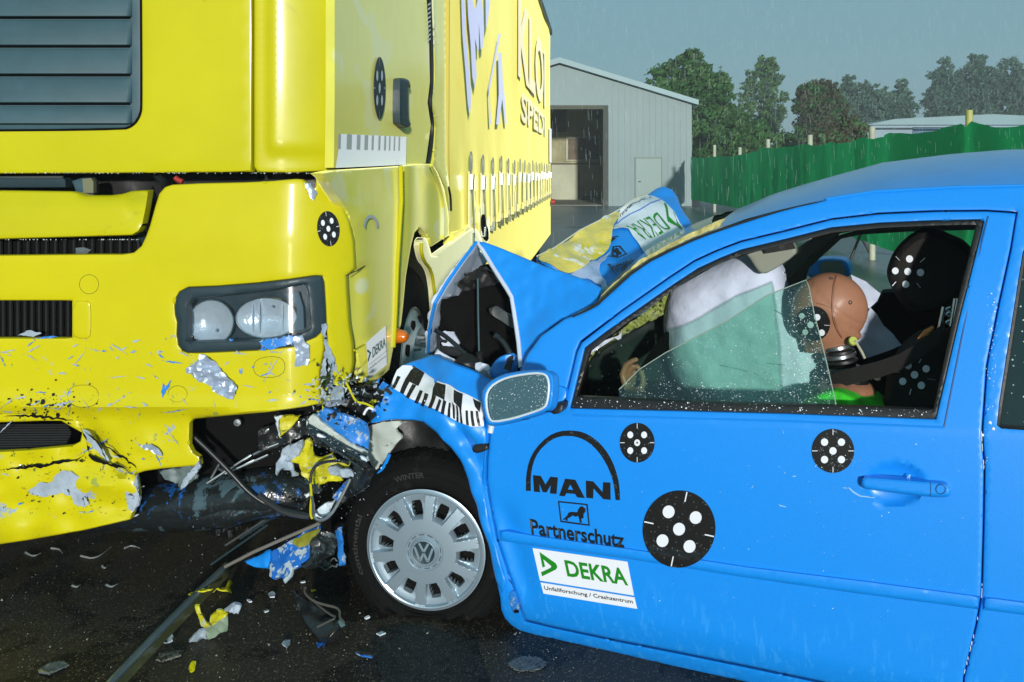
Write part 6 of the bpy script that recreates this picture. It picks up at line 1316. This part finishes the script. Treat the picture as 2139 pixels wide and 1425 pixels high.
scrap('housing_tab', c10([(1060, 1000), (1100, 1010), (1108, 1045), (1070, 1050), (1050, 1030)]), PB, mat('teal_tab', (.08, .16, .17), .4), bp_, jag=.8, cr=.01, seed=2, off=.02)
for i, (P, m, L_) in enumerate((
    ([(475, 800), (510, 785), (535, 795), (530, 825), (490, 830)], 'wdirty', 'white plastic flake below the torn blue bumper fragment'),
    ([(590, 1215), (620, 1185), (660, 1185), (655, 1215), (630, 1250)], 'primer', 'angular grey flake below the black plastic housing'),
    ([(870, 1200), (900, 1215), (940, 1190), (955, 1200), (935, 1250), (925, 1220), (890, 1245)], 'blue_white', 'small blue and white curl near the round mark'),
    ([(1200, 1290), (1240, 1310), (1340, 1315), (1335, 1325), (1250, 1322)], 'blue_white', 'thin blue splinter left of the worn patch'),
    ([(300, 850), (325, 845), (342, 862), (320, 868)], 'white', 'white chip between the torn yellow piece and the housing'),
    ([(740, 695), (780, 688), (785, 700), (745, 706)], 'wdirty', 'white chip in front of the tyre'),
    ([(1270, 995), (1310, 985), (1318, 995), (1285, 1005)], 'white', 'white sliver beneath the wheel cover'),
    ([(1370, 1130), (1420, 1110), (1450, 1130), (1400, 1145)], 'wdirty', 'pale chip beneath the wheel cover, nearest the camera'),
    ([(830, 765), (860, 758), (868, 768), (835, 776)], 'yellow_t', 'tiny yellow chip above the black plastic housing'),
    ([(440, 945), (485, 930), (480, 942), (450, 955)], 'wdirty', 'pale sliver left of the black plastic housing'))):
    debris('loose_chip', c10(P), m, L_, 'chip', seed=i, jag=.4, cr=.004, grid=5, group='small chips scattered on the asphalt', rnd=None)
for i, (P, L_) in enumerate(((([(850, 550), (830, 520), (865, 500), (890, 530), (880, 555)]), 'clear glass shard under the blue bumper fragment'), ([(890, 600), (930, 570), (1010, 575), (1060, 590), (1000, 620), (920, 620)], 'flat wet shard in front of the tyre'), ([(870, 560), (1000, 535), (1050, 550), (960, 560)], 'pale shard tucked behind the wet one by the tyre'))):
    debris('glass_shard', c10(P), mat('shard_%d' % i, (.25, .30, .30), .12, coat=1, vary=(40, .5)), L_, 'glass shard', seed=i, jag=1.2, cr=.02, fr_=40, grid=5, rnd=None)
arcs = [((150, 265), (195, 290), (240, 268), 'curved sliver of clear lamp glass under the left end of the bumper'), ((300, 240), (350, 245), (365, 268), 'short curved lamp glass sliver beside the first one'), ((475, 285), (560, 305), (655, 232), 'long curved sliver of lamp glass with a bright tip'), ((732, 240), (775, 222), (822, 240), 'ring-shaped lamp glass piece under the truck'), ((425, 460), (450, 470), (472, 455), 'small curved shard left of the double shard'), ((625, 455), (655, 470), (690, 450), 'double curved shard nearer the middle under the truck'), ((600, 345), (615, 360), (635, 340), 'small round bright shard above the double shard')]
for i, (a, b, c_, L_) in enumerate(arcs):
    o = tube('glass_sliver', [gp(*c9([p])[0], z=.006) for p in (a, b, c_)], 1, M['glasschip'], None, 6, radii=[.004, .003, .0015], smoothpath=2); tag(o, L_, 'glass sliver', 'curved glass slivers under the truck')
vs, fs = [], []; rc = random.Random(21)
for i in range(1300):
    x = rc.uniform(0, 1250); y = rc.uniform(1120, 1440)
    if x < 560 and rc.random() < .30: continue
    if x > 760 and y < 1310: continue
    p = gp(x, y, .0015); r_ = rc.uniform(.0008, .0028)*(1 if rc.random() < .96 else 2.2); k_ = len(vs); a = rc.uniform(0, 6)
    for j in range(3): vs.append(p+V((r_*math.cos(a+j*2.1), r_*math.sin(a+j*2.1), rc.uniform(0, r_))))
    vs.append(p+V((0, 0, r_*1.2))); fs += [(k_, k_+1, k_+3), (k_+1, k_+2, k_+3), (k_+2, k_, k_+3)]
tag(mesh('glass_crumbs', vs, fs, mat('crumbs', (.22, .22, .18), .3, coat=.4, vary=(200, .6)), None, False), 'tiny glass and paint crumbs scattered over the wet asphalt', 'crumbs', kind='stuff')
for i in range(8):
    x, y = [(1290, 1215), (1250, 1180), (435, 1105), (455, 1120), (470, 1110), (480, 1125), (495, 1108), (520, 1120)][i]
    if i < 2: continue
    o = debris('lamp_crumb', jagged(ell(x, y, 7, 6, 0, 5), 2, 4, i), M['steel'], 'bright broken lamp fragments below the steel beam', 'lamp fragment', seed=i, z=.05*0, jag=1, cr=.03, fr_=50, grid=4, group='lamp fragments below the beam', rnd=None)
# ================================================================== DUMMY
dm = tag(empty('crash_test_dummy', inner(1.15, .12, .45)), 'orange-brown crash test dummy slumped in the driver seat, green shirt, head against the airbag', 'dummy')
HP = CI(.36)
Hc = HP.at(1733, 645); up = V((0, 0, 1)); back = cu_
nb = CI(.36).at(1768, 806); nt_ = CI(.36).at(1748, 722)
# continuous body: voxel-fused from tapered limbs
parts = []
def tl(pts, radii, n=14):
    o = tube('x', pts, 1, None, None, n, radii=None); bpy.data.objects.remove(o)
    P = [V(p) for p in pts]; vs, fs = [], []; u_ = None
    for i, p in enumerate(P):
        d = (P[min(i+1, len(P)-1)]-P[max(i-1, 0)]).normalized(); u_ = d.orthogonal().normalized() if u_ is None else (u_-d*u_.dot(d)).normalized(); w_ = d.cross(u_)
        for j in range(n): a = 2*math.pi*j/n; vs.append(p+(u_*math.cos(a)+w_*math.sin(a))*radii[i])
    for i in range(len(P)-1): fs += [(i*n+j, i*n+(j+1) % n, (i+1)*n+(j+1) % n, (i+1)*n+j) for j in range(n)]
    fs += [tuple(range(n-1, -1, -1)), tuple(range((len(P)-1)*n, len(P)*n))]; return vs, fs
def ball(c, r3, ax=None, seg=20):
    bm = bmesh.new(); bmesh.ops.create_uvsphere(bm, u_segments=seg, v_segments=seg//2+2, radius=1)
    A = ax or (cu_, cin, up); vs = [V(c)+A[0]*v.co.x*r3[0]+A[1]*v.co.y*r3[1]+A[2]*v.co.z*r3[2] for v in bm.verts]; fs = [tuple(v.index for v in f.verts) for f in bm.faces]; bm.free(); return vs, fs
def fuse(name, ps, m, par, vox=.008, sm=4):
    vs, fs = [], []
    for a, b in ps: k_ = len(vs); vs += a; fs += [tuple(i+k_ for i in f) for f in b]
    o = recalc(mesh(name, vs, fs, m, par)); md = o.modifiers.new('r', 'REMESH'); md.mode = 'VOXEL'; md.voxel_size = vox; md.use_smooth_shade = True
    ms = o.modifiers.new('s', 'SMOOTH'); ms.iterations = sm; ms.factor = .5; return o
pel = inner(1.28, .32, .45); sh1 = nb+cn*.17-up*.055+cfw*.02; sh2 = nb+cin*.17-up*.055+cfw*.02
ch_ = nb-up*.16+back*.02
HD = CI(.30)
wr = HD.at(1342, 868); elb = (sh1+wr)/2-up*.14
palm = HD.at(1326, 812)
hnd = [tl([sh1, (sh1+elb)/2, elb], [.055, .048, .042]), tl([elb, (elb+wr)/2, wr], [.042, .038, .027]), tl([wr, palm-up*.02, palm], [.026, .034, .034])]
F4 = [([(1308, 808), (1300, 782), (1308, 762), (1324, 752), (1333, 751)], 0), ([(1314, 806), (1309, 784), (1318, 768), (1332, 765), (1337, 772)], .018), ([(1318, 806), (1316, 790), (1325, 778), (1336, 776), (1338, 784)], .036), ([(1322, 808), (1320, 796), (1328, 788), (1336, 788)], .052), ([(1336, 818), (1344, 800), (1342, 784), (1337, 772)], -.006)]
for P, o_ in F4: hnd.append(tl([HD.at(x, y, -o_) for x, y in P], [.0125, .0115, .0105, .0095, .008][:len(P)], 12))
wr2 = CI(.75).at(1400, 860); elb2 = (sh2+wr2)/2-up*.14
hnd += [tl([sh2, (sh2+elb2)/2, elb2], [.055, .048, .042]), tl([elb2, (elb2+wr2)/2, wr2], [.042, .038, .027]), ball(wr2+cfw*.05, (.045, .035, .02))]
torso = [ball(ch_, (.11, .18, .15)), tl([ch_, pel], [.13, .14], 20), ball(nb-up*.012, (.085, .10, .040)), tl([sh1, nb-up*.03, sh2], [.06, .07, .06]),
   tl([pel+cn*.09, pel+cn*.11+cfw*.42+up*.06, pel+cn*.11+cfw*.60-up*.14], [.08, .065, .05]), tl([pel+cin*.09, pel+cin*.11+cfw*.42+up*.06, pel+cin*.11+cfw*.60-up*.14], [.08, .065, .05])]
fuse('body', torso+hnd, M['handm'] if 0 else M['skin'], dm, .0055, 3)
fuse('shirt', [ball(ch_+up*.0, (.15, .21, .165)), tl([ch_-up*.02, pel+up*.1], [.165, .17], 20), tl([sh1+cn*.02, nb-up*.075, sh2+cin*.02], [.078, .085, .078], 18), tl([sh1, (sh1+elb)/2], [.078, .07], 16), tl([sh2, (sh2+elb2)/2], [.078, .07], 16)], M['shirt'], dm, .010, 3)
# neck of discs
ax_ = (nt_-nb).normalized(); L_ = (nt_-nb).length
prof = []
for i, (r_, m_) in enumerate(((.058, 'black'), (.040, 'deep'), (.046, 'black'), (.050, 'steel'), (.042, 'deep'), (.048, 'black'), (.050, 'steel'), (.044, 'black'), (.046, 'steel'))):
    z_ = L_*i/9; z2 = L_*(i+1)/9
    if m_ == 'steel': z_ += .003; z2 += .004
    lathe('neck_disc', [(0, z2), (r_*.9, z2), (r_, z2-.003), (r_, z_+.003), (r_*.9, z_), (0, z_)], nb, ax_+V((.05, 0, 0))*(i % 2), M[m_], dm, 40)
lathe('neck_bracket', [(0, .02), (.062, .018), (.066, .008), (.066, -.012), (0, -.014)], nb+up*.002, ax_, M['wetblack'], dm, 40)
lathe('neck_stub', [(0, .03), (.008, .03), (.010, 0)], CI(.30).at(1832, 790), (-.1, -.5, .8), M['steel'], dm, 12)
# head: skull leaning forward and down
hf = (cfw*.64-up*.77).normalized(); hu = (up*.64+cfw*.77).normalized(); hs_ = hf.cross(hu).normalized()
bm = bmesh.new(); bmesh.ops.create_icosphere(bm, subdivisions=5, radius=1)
for v in bm.verts:
    x, y, z = v.co   # x forward (face), y side, z crown
    X_, Y_, Z_ = x*(.125 if x > 0 else .112), y*.085, z*.108
    if z < -.1: Y_ *= 1-.28*(-z-.1); 
    if z < 0 and x > 0: X_ += .045*(-z)*x; Z_ *= 1.12
    if x > .5: Y_ *= 1-.25*(x-.5)
    # nose, brow, eye hollows, mouth, ear
    X_ += .022*math.exp(-((z+.28)/.15)**2-(y/.13)**2)*(x > 0)
    X_ += .006*math.exp(-((z-.10)/.12)**2)*sstep(.5, .9, x)
    for s_ in (-1, 1):
        X_ -= .012*math.exp(-((z+.08)/.12)**2-((y-s_*.36)/.16)**2)*(x > 0)
        Y_ += s_*.008*math.exp(-((z+.22)/.16)**2-((x+.05)/.11)**2)*(y*s_ > 0)
    X_ -= .006*math.exp(-((z+.66)/.04)**2-(y/.28)**2)*(x > 0)
    # parting of the skull cap
    dd_ = abs(x+.18+.12*z*z); 
    k_ = -.0035*math.exp(-(dd_/.03)**2)
    n_ = V((x, y, z)); v.co = Hc+hf*(X_+n_.x*k_)+hs_*(Y_+n_.y*k_)+hu*(Z_+n_.z*k_)
me = bpy.data.meshes.new('head'); bm.to_mesh(me); bm.free(); me.polygons.foreach_set('use_smooth', [True]*len(me.polygons))
hd_ = link('head', me, M['skin'], dm); recalc(hd_)
bpy.context.view_layer.update()
from mathutils.bvhtree import BVHTree
bv = BVHTree.FromPolygons([v.co[:] for v in me.vertices], [tuple(p.vertices) for p in me.polygons])
class Skull:
    n = -ray(1733, 645).normalized()
    def at(s, x, y, off=0):
        h = bv.ray_cast(C0, ray(x, y).normalized())
        if h[0] is None: return HP.at(x, y, .02+off)
        nn = h[1] if h[1].dot(ray(x, y)) < 0 else -h[1]
        return h[0]+nn*off
SK = Skull()
tube('cap_seam', [SK.at(x, y, .0003) for x, y in ch([(1746, 576), (1741, 590), (1738, 615), (1737, 645), (1741, 675), (1750, 695), (1758, 706)], 2, False)], .0014, mat('seam_brown', (.12, .045, .02), .6), hd_, 6)
tube('cap_rim', [SK.at(x+3, y, .0006) for x, y in ch([(1746, 578), (1742, 590), (1739, 615), (1738, 645), (1742, 675), (1751, 695), (1757, 703)], 2, False)], .0016, M['skin'], hd_, 6)
tube('cheek_line', [SK.at(x, y, .0003) for x, y in ((1706, 634), (1718, 636), (1735, 643))], .0009, bpy.data.materials['seam_brown'], hd_, 6)
for x, y, r_ in ((1736, 582, .0045), (1776, 632, .005)):
    h = bv.ray_cast(C0, ray(x, y).normalized())
    if h[0] is not None: lathe('head_bolt', [(0, -.001), (r_*.6, .0), (r_*.8, .002), (r_, .002), (r_*1.25, .0)], h[0], h[1] if h[1].dot(ray(x, y)) < 0 else -h[1], M['slate_dk'], hd_, 20)
tg = decal('target_sticker', [ell(1698, 676, 36, 37, 30, 36)], SK, M['ink'], hd_, .0025, 6)
dots(SK, ([(228, 652, 5.8), (320, 660, 6.5), (280, 706, 6.5), (248, 750, 6.0), (346, 753, 6.5)], [(362, 706, 397, 707)]), .0042, tg)
lathe('chin_patch', [(0, .01), (.012, .01), (.014, 0)], CI(.30).at(1781, 713), (-.1, -.8, .3), mat('yellow_green_pad', (.35, .42, .05), .5), dm, 12)
tube('patch_strap', [CI(.29).at(1786, 712), CI(.30).at(1800, 735), CI(.31).at(1806, 748)], .004, mat('beige_strap', (.40, .38, .28), .6), dm, 6)
